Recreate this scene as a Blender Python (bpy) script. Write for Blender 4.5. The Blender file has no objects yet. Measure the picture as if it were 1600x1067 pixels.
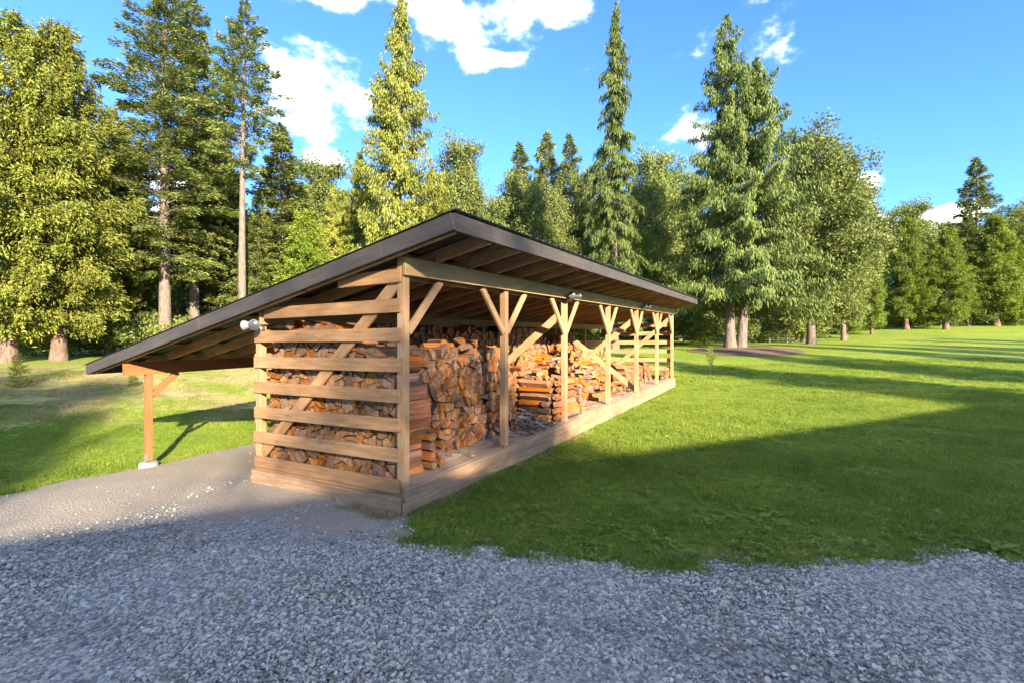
import bpy, bmesh, math, random
import numpy as np
from mathutils import Vector, Matrix

random.seed(7)
RNG = np.random.default_rng(11)
SC = bpy.context.scene
COL = SC.collection
R = math.radians

# ------------------------------------------------------------------ camera, sky, sun, exposure
F, CX, HZ, CAMH = 754.0, 800.0, 527.0, 1.85          # focal length, centre, horizon (photo pixels), eye height
cam = bpy.data.cameras.new('camera'); camo = bpy.data.objects.new('camera', cam); COL.objects.link(camo)
cam.sensor_width = 36.0; cam.lens = F / 1600 * 36.0; cam.shift_y = -(533.5 - HZ) / 1600
cam.clip_start = 0.05; cam.clip_end = 2000
camo.location = (0, 0, CAMH); camo.rotation_euler = (R(90), 0, 0); SC.camera = camo

SUN_EL = 20.0
SH = Vector((-0.42, 0.9, 0)).normalized()             # the way shadows fall on the ground
sund = bpy.data.lights.new('sun', 'SUN'); suno = bpy.data.objects.new('sun', sund); COL.objects.link(suno)
sund.energy = 4.0; sund.angle = R(0.7); sund.color = (1.0, 0.86, 0.66)
sdir = Vector((SH.x * math.cos(R(SUN_EL)), SH.y * math.cos(R(SUN_EL)), -math.sin(R(SUN_EL))))
suno.rotation_euler = sdir.to_track_quat('-Z', 'Y').to_euler(); suno.location = (20, -40, 30)

W = bpy.data.worlds.new('World'); SC.world = W; W.use_nodes = True
wn, wl = W.node_tree.nodes, W.node_tree.links
for n in list(wn): wn.remove(n)
def wnode(t, **k):
    n = wn.new(t)
    for a, b in k.items(): setattr(n, a, b)
    return n
wout = wnode('ShaderNodeOutputWorld'); wbg = wnode('ShaderNodeBackground')
wsky = wnode('ShaderNodeTexSky', sky_type='NISHITA', sun_disc=False)
wsky.sun_elevation = R(SUN_EL); wsky.sun_rotation = math.atan2(-SH.x, -SH.y)
wsky.air_density = 1.0; wsky.dust_density = 0.2; wsky.ozone_density = 1.6
whs = wnode('ShaderNodeHueSaturation'); whs.inputs['Saturation'].default_value = 1.0
whs.inputs['Value'].default_value = 1.0
wgn = wnode('ShaderNodeMix', data_type='RGBA', blend_type='MULTIPLY'); wgn.inputs[0].default_value = 1.0; wgn.inputs[7].default_value = (.195, .345, .59, 1)
wl.new(wsky.outputs[0], wgn.inputs[6]); wl.new(wgn.outputs[2], whs.inputs['Color'])
wtc = wnode('ShaderNodeTexCoord')
wnz = wnode('ShaderNodeTexNoise'); wnz.inputs['Scale'].default_value = 7.0; wnz.inputs['Detail'].default_value = 9.0; wnz.inputs['Roughness'].default_value = 0.6
wmp = wnode('ShaderNodeMapping'); wmp.inputs['Scale'].default_value = (1, 1, 1.7)
wl.new(wtc.outputs['Generated'], wmp.inputs[0]); wl.new(wmp.outputs[0], wnz.inputs['Vector'])
def math_node(op, a, b=None, clamp=False):
    n = wnode('ShaderNodeMath', operation=op); n.use_clamp = clamp
    for i, x in enumerate((a, b)):
        if x is None: continue
        if isinstance(x, (int, float)): n.inputs[i].default_value = x
        else: wl.new(x, n.inputs[i])
    return n.outputs[0]
acc = None; FIELD = 0.556
# cumulus: (pixel x, pixel y, half width, half height)
for (px, py, hw, hh) in [(478, 118, 95, 62), (430, 95, 50, 40), (545, 150, 50, 30), (500, 0, 85, 22), (700, 30, 75, 45), (790, 22, 110, 42), (860, 5, 60, 40),
                         (775, 92, 62, 14), (1355, 285, 22, 20), (1350, 370, 50, 40), (510, 250, 30, 14), (1480, 340, 60, 18),
                         (-420, 80, 160, 70), (-700, 260, 150, 60), (2200, 60, 180, 70), (2500, 260, 160, 50), (1300, -500, 240, 120), (300, -600, 260, 120), (2000, -900, 300, 150)]:
    d = Vector(((px - CX) / F, 1, (HZ - py) / F)); ln = d.length; d.normalize()
    sub = wnode('ShaderNodeVectorMath', operation='SUBTRACT'); wl.new(wtc.outputs['Generated'], sub.inputs[0]); sub.inputs[1].default_value = d
    mul = wnode('ShaderNodeVectorMath', operation='MULTIPLY'); wl.new(sub.outputs[0], mul.inputs[0])
    mul.inputs[1].default_value = (F * ln / hw, F * ln / hw, F * ln / hh)
    le = wnode('ShaderNodeVectorMath', operation='LENGTH'); wl.new(mul.outputs[0], le.inputs[0])
    m = math_node('SUBTRACT', 1.2, le.outputs['Value'])
    acc = m if acc is None else math_node('MAXIMUM', acc, m)
wfz = wnode('ShaderNodeTexNoise'); wfz.inputs['Scale'].default_value = 2.3; wfz.inputs['Detail'].default_value = 3.0   # added cumulus field, mostly out of view, giving white fill in the shade
wfm = wnode('ShaderNodeMapping'); wfm.inputs['Location'].default_value = (16.02, 8.89, 18.71); wl.new(wtc.outputs['Generated'], wfm.inputs[0]); wl.new(wfm.outputs[0], wfz.inputs['Vector'])
field = math_node('MULTIPLY', math_node('SUBTRACT', wfz.outputs[0], FIELD), 9.0)
acc = math_node('MAXIMUM', math_node('MAXIMUM', acc, field), -1.0)
nz = math_node('MULTIPLY', math_node('SUBTRACT', wnz.outputs[0], 0.5), 4.2)
dens = math_node('ADD', acc, nz)
wmr = wnode('ShaderNodeMapRange'); wmr.interpolation_type = 'SMOOTHSTEP'
wl.new(dens, wmr.inputs[0]); wmr.inputs[1].default_value = 0.05; wmr.inputs[2].default_value = 1.35
wmr.inputs[4].default_value = 0.93
wmx = wnode('ShaderNodeMix', data_type='RGBA')
wl.new(math_node('POWER', wmr.outputs[0], 2.0), wmx.inputs[0]); wl.new(whs.outputs[0], wmx.inputs[6]); wmx.inputs[7].default_value = (18.0, 17.0, 15.2, 1)
wl.new(wmx.outputs[2], wbg.inputs[0]); wbg.inputs[1].default_value = 0.15
wl.new(wbg.outputs[0], wout.inputs[0])

SC.render.engine = 'CYCLES'
SC.view_settings.view_transform = 'Standard'; SC.view_settings.look = 'None'
SC.view_settings.exposure = 2.5; SC.view_settings.gamma = 1.0; SC.view_settings.use_curve_mapping = False
SC.cycles.max_bounces = 6; SC.cycles.diffuse_bounces = 3; SC.cycles.transparent_max_bounces = 4
SC.cycles.use_adaptive_sampling = True; SC.cycles.adaptive_threshold = 0.01
SC.cycles.use_denoising = True; SC.cycles.denoising_prefilter = 'NONE'; SC.cycles.denoising_input_passes = 'RGB_ALBEDO_NORMAL'

# ------------------------------------------------------------------ helpers
def mat(name, build):
    m = bpy.data.materials.new(name); m.use_nodes = True
    nt = m.node_tree; b = nt.nodes['Principled BSDF']; build(nt, b); return m
def nd(nt, t, **k):
    n = nt.nodes.new(t)
    for a, b in k.items(): setattr(n, a, b)
    return n
def ramp(nt, src, stops):
    r = nd(nt, 'ShaderNodeValToRGB'); e = r.color_ramp.elements
    while len(e) < len(stops): e.new(0.5)
    for i, (p, c) in enumerate(stops):
        e[i].position = p; e[i].color = (c[0], c[1], c[2], 1)
    nt.links.new(src, r.inputs[0]); return r.outputs[0]
def noise(nt, vec, scale, detail=5, rough=0.6):
    n = nd(nt, 'ShaderNodeTexNoise'); n.inputs['Scale'].default_value = scale
    n.inputs['Detail'].default_value = detail; n.inputs['Roughness'].default_value = rough
    if vec is not None: nt.links.new(vec, n.inputs['Vector'])
    return n.outputs[0]
def mapping(nt, scale, which='Object'):
    tc = nd(nt, 'ShaderNodeTexCoord'); mp = nd(nt, 'ShaderNodeMapping'); mp.inputs['Scale'].default_value = scale
    nt.links.new(tc.outputs[which], mp.inputs[0]); return mp
def mixc(nt, fac, a, b, blend='MIX'):
    m = nd(nt, 'ShaderNodeMix', data_type='RGBA', blend_type=blend)
    for i, x in ((0, fac), (6, a), (7, b)):
        if isinstance(x, (int, float)): m.inputs[i].default_value = x
        elif isinstance(x, tuple): m.inputs[i].default_value = (x[0], x[1], x[2], 1)
        else: nt.links.new(x, m.inputs[i])
    return m.outputs[2]
def mth(nt, op, a, b=0.0, clamp=False):
    n = nd(nt, 'ShaderNodeMath', operation=op); n.use_clamp = clamp
    for i, x in enumerate((a, b)):
        if isinstance(x, (int, float)): n.inputs[i].default_value = x
        else: nt.links.new(x, n.inputs[i])
    return n.outputs[0]
def bump(nt, b, h, strength, dist):
    bp = nd(nt, 'ShaderNodeBump'); bp.inputs['Strength'].default_value = strength; bp.inputs['Distance'].default_value = dist
    nt.links.new(h, bp.inputs['Height']); nt.links.new(bp.outputs[0], b.inputs['Normal'])

def tag(o, label=None, cat=None, group=None, kind=None):
    if label: o['label'] = label
    if cat: o['category'] = cat
    if group: o['group'] = group
    if kind: o['kind'] = kind
    return o
def empty(name, loc):
    o = bpy.data.objects.new(name, None); o.location = loc; o.empty_display_size = 0.2; COL.objects.link(o); return o
def link(name, me, parent=None, ploc=None):
    o = bpy.data.objects.new(name, me); COL.objects.link(o)
    if parent is not None: o.parent = parent
    return o
def mesh_np(name, V, Fc, mats, midx=None, smooth=False):
    """V (n,3), Fc list of index lists or (m,k) array"""
    me = bpy.data.meshes.new(name)
    V = np.asarray(V, dtype=np.float32)
    if isinstance(Fc, np.ndarray):
        k = Fc.shape[1]; m = Fc.shape[0]
        me.vertices.add(len(V)); me.vertices.foreach_set('co', V.ravel())
        me.loops.add(m * k); me.loops.foreach_set('vertex_index', Fc.astype(np.int32).ravel())
        me.polygons.add(m); me.polygons.foreach_set('loop_start', np.arange(0, m * k, k, dtype=np.int32))
        me.update(calc_edges=True)
    else:
        me.from_pydata(V.tolist(), [], Fc); me.update()
    for mm in mats: me.materials.append(mm)
    if midx is not None: me.polygons.foreach_set('material_index', np.asarray(midx, dtype=np.int32))
    if smooth: me.polygons.foreach_set('use_smooth', np.ones(len(me.polygons), dtype=bool))
    me.update()
    return me

# shed frame: u along the shed (away), v across it (to the left/back), z up
A_ = R(29.36); UX = Vector((math.sin(A_), math.cos(A_), 0)); VX = Vector((-math.cos(A_), math.sin(A_), 0))
C0 = Vector(((631 - CX) / F * 4.93, 4.93, 0))
def S(u, v, z): return C0 + UX * u + VX * v + Vector((0, 0, z + 0.008 * u - 0.0143 * v))
def SR(u, v, z): return S(u, v, z + 0.004 * u)                    # beam and roof climb a little more

# ------------------------------------------------------------------ terrain
CP = np.array([(0,0,0),(0,3,0),(-4,2.5,0),(4,2.5,0),(10,4,0),(-1.1,4.9,.03),(3,5,0),(6,8,.0),(1,8,.03),(3,12,.06),(5.9,17.2,.06),(12,10,.15),
    (-4.2,6.4,-.03),(-6.0,7.97,-.28),(-6.6,6.2,-.2),(-12,8,-.3),(-9,10,-.3),(-12,12,-.1),(-14,16,.3),(-24,24,.62),(-12,24,.6),(-14,32,.8),(0,20,.3),(0,30,.9),(-8,7,-.3),(-5,10,-.25),(-4,15,.1),
    (13,28,1.18),(12,15,.38),(16,15,.42),(26.5,25,1.09),(42,40,2.2),(58,55,3.8),(36.8,45,2.57),(27,45,1.85),(14.3,40,1.53),
    (0,60,2.2),(60,90,6),(-60,60,1.8),(0,120,4),(100,60,5),(-60,0,0),(60,0,.6),(0,-60,0),(60,-60,0),(-60,-60,0),(150,150,8),(-150,150,3),(0,250,5),(0,-150,0),(200,0,2),(-200,0,0)], dtype=float)
def _tps(d2): return np.where(d2 > 1e-9, d2 * np.log(np.maximum(d2, 1e-9)), 0) * 0.5
_n = len(CP); _D = ((CP[:, None, :2] - CP[None, :, :2]) ** 2).sum(-1)
_M = np.zeros((_n + 3, _n + 3)); _M[:_n, :_n] = _tps(_D) + np.eye(_n) * 0.6
_P = np.c_[np.ones(_n), CP[:, :2]]; _M[:_n, _n:] = _P; _M[_n:, :_n] = _P.T
_w = np.linalg.solve(_M, np.r_[CP[:, 2], 0, 0, 0])
def gz(x, y):
    x = np.atleast_1d(np.asarray(x, float)); y = np.atleast_1d(np.asarray(y, float))
    out = np.empty(len(x))
    for i in range(0, len(x), 20000):
        xs, ys = np.clip(x[i:i+20000], -220, 220), np.clip(y[i:i+20000], -160, 260)
        d2 = (xs[:, None] - CP[None, :, 0]) ** 2 + (ys[:, None] - CP[None, :, 1]) ** 2
        out[i:i+20000] = _tps(d2) @ _w[:_n] + _w[_n] + _w[_n+1] * xs + _w[_n+2] * ys
    return out
def g1(x, y): return float(gz([x], [y])[0])
def ground_at(px, py):
    """photo pixel -> the point where its ray meets the ground"""
    k = (px - CX) / F; s = (HZ - py) / F; y = 1.0; prev = None
    while y < 200:
        d = CAMH + s * y - g1(k * y, y)
        if d < 0: break
        y += 0.05 if y < 20 else 0.3
    return Vector((k * y, y, g1(k * y, y)))

# ------------------------------------------------------------------ materials
def wood_mat(name, c1, c2, c3, rough=0.75, var=0.25, stain=(0.5, 0.5, 0.5)):
    def b(nt, p):
        mp = mapping(nt, (1.3, 16, 16)); oi = nd(nt, 'ShaderNodeObjectInfo')
        off = nd(nt, 'ShaderNodeVectorMath', operation='ADD'); nt.links.new(mp.outputs[0], off.inputs[0])
        cm = nd(nt, 'ShaderNodeCombineXYZ'); r9 = mth(nt, 'MULTIPLY', oi.outputs['Random'], 37.0)
        for i in range(3): nt.links.new(r9, cm.inputs[i])
        nt.links.new(cm.outputs[0], off.inputs[1])
        g = noise(nt, off.outputs[0], 2.2, 8, 0.65)
        col = ramp(nt, g, [(0.28, c1), (0.5, c2), (0.72, c3)])
        mp2 = mapping(nt, (0.9, 2.2, 2.2)); off2 = nd(nt, 'ShaderNodeVectorMath', operation='ADD')
        nt.links.new(mp2.outputs[0], off2.inputs[0]); nt.links.new(cm.outputs[0], off2.inputs[1])
        big = noise(nt, off2.outputs[0], 1.6, 5, 0.6)
        st = ramp(nt, big, [(0.33, stain), (0.62, (1.08, 1.06, 1.03))])
        col = mixc(nt, 0.75, col, st, 'MULTIPLY')
        mk = mapping(nt, (1.0, 4.0, 4.0)); ok = nd(nt, 'ShaderNodeVectorMath', operation='ADD'); nt.links.new(mk.outputs[0], ok.inputs[0]); nt.links.new(cm.outputs[0], ok.inputs[1])
        kv = nd(nt, 'ShaderNodeTexVoronoi'); kv.inputs['Scale'].default_value = 1.7; nt.links.new(ok.outputs[0], kv.inputs['Vector'])
        kn = nd(nt, 'ShaderNodeMapRange'); nt.links.new(kv.outputs['Distance'], kn.inputs[0]); kn.inputs[1].default_value = .035; kn.inputs[2].default_value = .085; kn.inputs[3].default_value = .45; kn.inputs[4].default_value = 1.0
        kc = nd(nt, 'ShaderNodeCombineXYZ')
        for i in range(3): nt.links.new(kn.outputs[0], kc.inputs[i])
        col = mixc(nt, 1.0, col, kc.outputs[0], 'MULTIPLY')
        rv = mth(nt, 'ADD', mth(nt, 'MULTIPLY', oi.outputs['Random'], var), 1 - var / 2)
        cc = nd(nt, 'ShaderNodeCombineXYZ')
        for i in range(3): nt.links.new(rv, cc.inputs[i])
        col = mixc(nt, 1.0, col, cc.outputs[0], 'MULTIPLY')
        nt.links.new(col, p.inputs['Base Color']); p.inputs['Roughness'].default_value = rough
        p.inputs['Specular IOR Level'].default_value = 0.25
        bump(nt, p, g, 0.35, 0.004)
    return mat(name, b)
M_SLAT = wood_mat('weathered_tan_wood', (.25, .135, .058), (.375, .208, .094), (.455, .268, .128), stain=(.55, .52, .5))
M_POST = wood_mat('tan_post_wood', (.28, .165, .08), (.41, .255, .13), (.48, .31, .17), var=.12, stain=(.72, .7, .66))
M_SILL = wood_mat('dusty_sill_wood', (.24, .145, .085), (.34, .21, .12), (.43, .29, .185), stain=(.6, .58, .56))
M_FASCIA = wood_mat('dark_brown_fascia_paint', (.042, .037, .034), (.058, .051, .047), (.082, .072, .064), var=.1, stain=(.75, .74, .75))
M_RAFTER = wood_mat('raw_rafter_wood', (.33, .185, .08), (.48, .285, .135), (.58, .37, .19), stain=(.6, .55, .5))
M_CEDAR = wood_mat('orange_stained_post_wood', (.20, .08, .026), (.28, .108, .036), (.34, .14, .05), var=.1, stain=(.75, .72, .7))
M_BEAM = wood_mat('olive_brown_beam_wood', (.31, .19, .085), (.42, .27, .125), (.50, .335, .165), var=.08, stain=(.7, .7, .66))
M_FLOOR = wood_mat('dusty_deck_wood', (.27, .19, .13), (.36, .26, .18), (.45, .33, .24), stain=(.62, .6, .58))

def b_roof(nt, p):
    mp = mapping(nt, (1, 1, 1)); g = noise(nt, mp.outputs[0], 3.0, 6)
    nt.links.new(ramp(nt, g, [(.3, (.035, .055, .05)), (.6, (.06, .085, .08)), (.8, (.10, .11, .09))]), p.inputs['Base Color'])
    p.inputs['Metallic'].default_value = 0.35; p.inputs['Roughness'].default_value = 0.42
M_ROOF = mat('green_grey_roof_metal', b_roof)
def b_galv(nt, p):
    g = noise(nt, mapping(nt, (1, 1, 1)).outputs[0], 40, 3)
    nt.links.new(ramp(nt, g, [(.3, (.24, .245, .25)), (.7, (.36, .365, .37))]), p.inputs['Base Color'])
    p.inputs['Metallic'].default_value = 0.6; p.inputs['Roughness'].default_value = 0.45
M_GALV = mat('galvanised_metal', b_galv)
def b_white(nt, p):
    p.inputs['Base Color'].default_value = (.27, .265, .25, 1); p.inputs['Roughness'].default_value = 0.5
    g = noise(nt, mapping(nt, (1, 1, 1)).outputs[0], 60, 3); bump(nt, p, g, .1, .001)
M_WHITE = mat('white_lamp_housing', b_white)
def b_lens(nt, p):
    p.inputs['Base Color'].default_value = (.16, .17, .18, 1); p.inputs['Roughness'].default_value = 0.2; p.inputs['Metallic'].default_value = 0.6
    g = noise(nt, mapping(nt, (1, 1, 1)).outputs[0], 90, 2); bump(nt, p, g, .25, .004)
M_LENS = mat('silvered_lamp_lens', b_lens)
def b_conc(nt, p):
    g = noise(nt, mapping(nt, (1, 1, 1)).outputs[0], 14, 8)
    nt.links.new(ramp(nt, g, [(.3, (.17, .165, .15)), (.7, (.29, .28, .255))]), p.inputs['Base Color']); p.inputs['Roughness'].default_value = .9
    bump(nt, p, g, .4, .01)
M_CONC = mat('pale_concrete', b_conc)

# firewood: split face, end grain, bark
def fw(name, stops, scale, detail, rough=.85, bmp=.5, hv=0.008, rings=False):
    def b(nt, p):
        at = nd(nt, 'ShaderNodeAttribute'); at.attribute_name = 'loc'; mp = nd(nt, 'ShaderNodeMapping'); mp.inputs['Scale'].default_value = scale; nt.links.new(at.outputs['Vector'], mp.inputs[0])
        rt = nd(nt, 'ShaderNodeAttribute'); rt.attribute_name = 'rnd'; r = rt.outputs['Fac']
        cm = nd(nt, 'ShaderNodeCombineXYZ'); r9 = mth(nt, 'MULTIPLY', r, 43.0)
        for i in range(3): nt.links.new(r9, cm.inputs[i])
        off = nd(nt, 'ShaderNodeVectorMath', operation='ADD'); nt.links.new(mp.outputs[0], off.inputs[0]); nt.links.new(cm.outputs[0], off.inputs[1])
        g = noise(nt, off.outputs[0], 1.0, detail, .65)
        if rings:                                             # growth rings about a pith off the log's centre, and drying checks
            sp = nd(nt, 'ShaderNodeSeparateXYZ'); nt.links.new(at.outputs['Vector'], sp.inputs[0])
            py = mth(nt, 'SUBTRACT', sp.outputs[1], mth(nt, 'MULTIPLY', mth(nt, 'SUBTRACT', r, .5), .16)); pz = mth(nt, 'SUBTRACT', sp.outputs[2], .07)
            d = mth(nt, 'SQRT', mth(nt, 'ADD', mth(nt, 'MULTIPLY', py, py), mth(nt, 'MULTIPLY', pz, pz)))
            w = mth(nt, 'SINE', mth(nt, 'ADD', mth(nt, 'MULTIPLY', d, 520.0), mth(nt, 'MULTIPLY', g, 5.0)))
            ang = mth(nt, 'ARCTAN2', py, pz); ck = mth(nt, 'SINE', mth(nt, 'ADD', mth(nt, 'MULTIPLY', ang, 23.0), mth(nt, 'MULTIPLY', g, 9.0)))
            g = mth(nt, 'ADD', mth(nt, 'ADD', g, mth(nt, 'MULTIPLY', w, .045)), mth(nt, 'MULTIPLY', mth(nt, 'GREATER_THAN', ck, .965), -.3))
        col = ramp(nt, g, stops)
        hs = nd(nt, 'ShaderNodeHueSaturation'); nt.links.new(col, hs.inputs['Color'])
        nt.links.new(mth(nt, 'ADD', mth(nt, 'MULTIPLY', r, 2 * hv), .5 - 1.6 * hv), hs.inputs['Hue'])
        r2 = mth(nt, 'FRACT', mth(nt, 'MULTIPLY', r, 5.7)); r3 = mth(nt, 'FRACT', mth(nt, 'MULTIPLY', r, 11.3))
        nt.links.new(mth(nt, 'ADD', mth(nt, 'MULTIPLY', r2, .6), .6), hs.inputs['Value'])
        nt.links.new(mth(nt, 'ADD', mth(nt, 'MULTIPLY', r3, .4), .75), hs.inputs['Saturation'])
        nt.links.new(hs.outputs[0], p.inputs['Base Color']); p.inputs['Roughness'].default_value = rough
        p.inputs['Specular IOR Level'].default_value = .2
        bump(nt, p, g, bmp, .012)
    return mat(name, b)
M_SPLIT = fw('split_wood_face', [(.3, (.19, .065, .018)), (.5, (.34, .13, .038)), (.72, (.48, .22, .075))], (3, 42, 42), 6, bmp=.7)
M_END = fw('firewood_end_grain', [(.3, (.13, .06, .022)), (.5, (.32, .16, .062)), (.7, (.46, .26, .115))], (16, 16, 16), 6, rings=True)
M_BARK = fw('firewood_bark', [(.3, (.05, .032, .02)), (.5, (.115, .077, .05)), (.72, (.22, .165, .12))], (9, 34, 34), 8, bmp=1.0)

# foliage
def leaf_mat(name, dark, mid, light, trans=.28, rough=.6):
    def b(nt, p):
        gi = nd(nt, 'ShaderNodeNewGeometry'); oi = nd(nt, 'ShaderNodeObjectInfo')
        col = ramp(nt, gi.outputs['Random Per Island'], [(.0, dark), (.5, mid), (1.0, light)])
        big = mth(nt, 'ADD', mth(nt, 'MULTIPLY', noise(nt, gi.outputs['Position'], .55, 3), .5), mth(nt, 'MULTIPLY', noise(nt, gi.outputs['Position'], 2.1, 4), .5))
        col = mixc(nt, .75, col, ramp(nt, big, [(.36, (.62, .72, .6)), (.5, (1, 1, 1)), (.64, (1.38, 1.2, 1.2))]), 'MULTIPLY')
        rv = mth(nt, 'ADD', mth(nt, 'MULTIPLY', oi.outputs['Random'], .3), .85)
        cc = nd(nt, 'ShaderNodeCombineXYZ')
        for i in range(3): nt.links.new(rv, cc.inputs[i])
        col = mixc(nt, 1.0, col, cc.outputs[0], 'MULTIPLY')
        nt.links.new(col, p.inputs['Base Color']); p.inputs['Roughness'].default_value = rough; p.inputs['Specular IOR Level'].default_value = .25
        tr = nd(nt, 'ShaderNodeBsdfTranslucent'); nt.links.new(col, tr.inputs[0])
        mx = nd(nt, 'ShaderNodeMixShader'); mx.inputs[0].default_value = trans
        nt.links.new(p.outputs[0], mx.inputs[1]); nt.links.new(tr.outputs[0], mx.inputs[2])
        nt.links.new(mx.outputs[0], nt.nodes['Material Output'].inputs[0])
    return mat(name, b)
L_FIR = leaf_mat('fir_needles', (.085, .115, .026), (.15, .185, .04), (.22, .245, .06))
L_CEDAR = leaf_mat('cedar_sprays', (.13, .15, .022), (.20, .225, .034), (.275, .285, .05))
L_SPRUCE = leaf_mat('spruce_needles', (.07, .10, .022), (.115, .158, .034), (.17, .21, .05))
L_BROAD = leaf_mat('broad_leaves', (.115, .15, .035), (.17, .21, .05), (.25, .275, .085), trans=.35)
L_BUSH = leaf_mat('shrub_leaves', (.11, .16, .018), (.17, .235, .026), (.25, .30, .04), trans=.4)
L_GRASS = leaf_mat('grass_blades', (.12, .185, .018), (.19, .275, .028), (.28, .345, .05), trans=.4)
L_WEED = leaf_mat('clover_leaves', (.14, .19, .02), (.20, .27, .03), (.28, .33, .06), trans=.45)
L_DRY = leaf_mat('dry_grass_blades', (.21, .16, .06), (.30, .24, .10), (.38, .32, .16), trans=.2)
def bark_mat(name, c1, c2, c3):
    def b(nt, p):
        g = noise(nt, mapping(nt, (6, 6, 1.2)).outputs[0], 2.0, 8, .7)
        nt.links.new(ramp(nt, g, [(.3, c1), (.5, c2), (.7, c3)]), p.inputs['Base Color']); p.inputs['Roughness'].default_value = .95
        bump(nt, p, g, .9, .05)
    return mat(name, b)
B_FIR = bark_mat('grey_brown_bark', (.06, .043, .033), (.15, .11, .085), (.26, .20, .16))
B_CEDAR = bark_mat('reddish_bark', (.06, .035, .024), (.15, .09, .062), (.25, .17, .125))
B_PALE = bark_mat('pale_grey_bark', (.16, .13, .10), (.30, .26, .21), (.42, .38, .32))

# ------------------------------------------------------------------ ground: lawn sheet, gravel drive
GR = [ground_at(*p) for p in [(-260, 838), (-120, 802), (0, 775), (115, 750), (225, 731), (310, 712), (396, 694)]]
GR_R = [ground_at(*p) for p in [(640, 842), (700, 856), (770, 862), (840, 868), (930, 876), (1010, 884), (1075, 888), (1150, 876), (1240, 880), (1330, 872), (1400, 876), (1480, 862), (1560, 872), (1640, 874), (1800, 880), (2100, 890)]]
under = [C0 + UX * 13 + VX * 4.3, C0 + UX * 13 + VX * 2.2, C0 + UX * 0.25 + VX * 2.2, C0 + UX * 0.25 + VX * .3, C0 + UX * -.03 + VX * -.03]
GPOLY = np.array([(p.x, p.y) for p in GR + under + GR_R] + [(14, -14), (-14, -14)])
def in_poly(x, y, poly=GPOLY):
    x = np.asarray(x); y = np.asarray(y); ins = np.zeros(x.shape, bool); j = len(poly) - 1
    for i in range(len(poly)):
        xi, yi = poly[i]; xj, yj = poly[j]
        c = ((yi > y) != (yj > y)) & (x < (xj - xi) * (y - yi) / ((yj - yi) + 1e-12) + xi)
        ins ^= c; j = i
    return ins
def wob(x, y):
    return 0.035 * np.sin(x * 5.1 + y * 3.3) + 0.035 * np.sin(x * 11.7 - y * 7.9) + .035 * np.sin(23 * x + 17 * y)
def on_gravel(x, y):
    return in_poly(x + wob(x, y), y + wob(y + 3, x))

def axis(lims):
    out = []
    for a, b, s in lims: out += list(np.arange(a, b, s))
    return np.array(out)
def b_lawn(nt, p):
    tc = nd(nt, 'ShaderNodeTexCoord'); sp = nd(nt, 'ShaderNodeSeparateXYZ'); nt.links.new(tc.outputs['Object'], sp.inputs[0])
    n1 = noise(nt, mapping(nt, (1, 1, 1)).outputs[0], .35, 6); n2 = noise(nt, mapping(nt, (1, 1, 1)).outputs[0], 9, 8, .75)
    n3 = noise(nt, mapping(nt, (1, 1, 1)).outputs[0], 60, 4, .8)
    g = ramp(nt, mth(nt, 'ADD', mth(nt, 'MULTIPLY', n2, .55), mth(nt, 'MULTIPLY', n3, .45)), [(.32, (.115, .16, .018)), (.5, (.185, .25, .028)), (.68, (.265, .315, .048))])
    g = mixc(nt, .7, g, ramp(nt, mth(nt, 'ADD', mth(nt, 'MULTIPLY', n1, .6), mth(nt, 'MULTIPLY', noise(nt, mapping(nt, (1, 1, 1)).outputs[0], 2.4, 5), .4)), [(.38, (.62, .8, .6)), (.5, (1, 1, 1)), (.62, (1.4, 1.12, 1.25))]), 'MULTIPLY')
    # dry bank on the left: its own dry grass
    nb = noise(nt, mapping(nt, (.8, 1.3, 1)).outputs[0], 1.3, 9, .75)
    dry = ramp(nt, mth(nt, 'ADD', mth(nt, 'MULTIPLY', nb, .75), mth(nt, 'MULTIPLY', n3, .25)), [(.38, (.13, .165, .03)), (.48, (.26, .24, .07)), (.58, (.40, .33, .14))])
    yy = mth(nt, 'ADD', sp.outputs[1], mth(nt, 'MULTIPLY', mth(nt, 'SUBTRACT', n1, .5), 3.0))
    a = nd(nt, 'ShaderNodeMapRange'); a.interpolation_type = 'SMOOTHSTEP'; nt.links.new(mth(nt, 'ADD', yy, mth(nt, 'MULTIPLY', sp.outputs[0], -.12)), a.inputs[0]); a.inputs[1].default_value = 11.6; a.inputs[2].default_value = 12.8
    c = nd(nt, 'ShaderNodeMapRange'); c.interpolation_type = 'SMOOTHSTEP'; nt.links.new(yy, c.inputs[0]); c.inputs[1].default_value = 24; c.inputs[2].default_value = 17
    d = nd(nt, 'ShaderNodeMapRange'); d.interpolation_type = 'SMOOTHSTEP'; nt.links.new(sp.outputs[0], d.inputs[0]); d.inputs[1].default_value = 1.0; d.inputs[2].default_value = -3.0
    m = mth(nt, 'MULTIPLY', mth(nt, 'MULTIPLY', a.outputs[0], d.outputs[0]), mth(nt, 'ADD', mth(nt, 'MULTIPLY', c.outputs[0], .75), .25))
    nt.links.new(mixc(nt, m, g, dry), p.inputs['Base Color'])
    p.inputs['Roughness'].default_value = .8; p.inputs['Specular IOR Level'].default_value = .15
    bump(nt, p, mth(nt, 'ADD', n2, mth(nt, 'MULTIPLY', n3, .7)), .8, .05)
M_LAWN = mat('lawn_turf', b_lawn)
xs = np.unique(np.round(np.r_[axis([(-400, -60, 20), (-60, -20, 2.0), (-20, 20, .4), (20, 70, 2.0), (70, 420, 20)])], 3))
ys = np.unique(np.round(np.r_[axis([(-200, -20, 15), (-20, 0, 2), (0, 20, .4), (20, 70, 1.5), (70, 620, 25)])], 3))
gx, gy = np.meshgrid(xs, ys); gzv = gz(gx.ravel(), gy.ravel())
V = np.c_[gx.ravel(), gy.ravel(), gzv]
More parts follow.
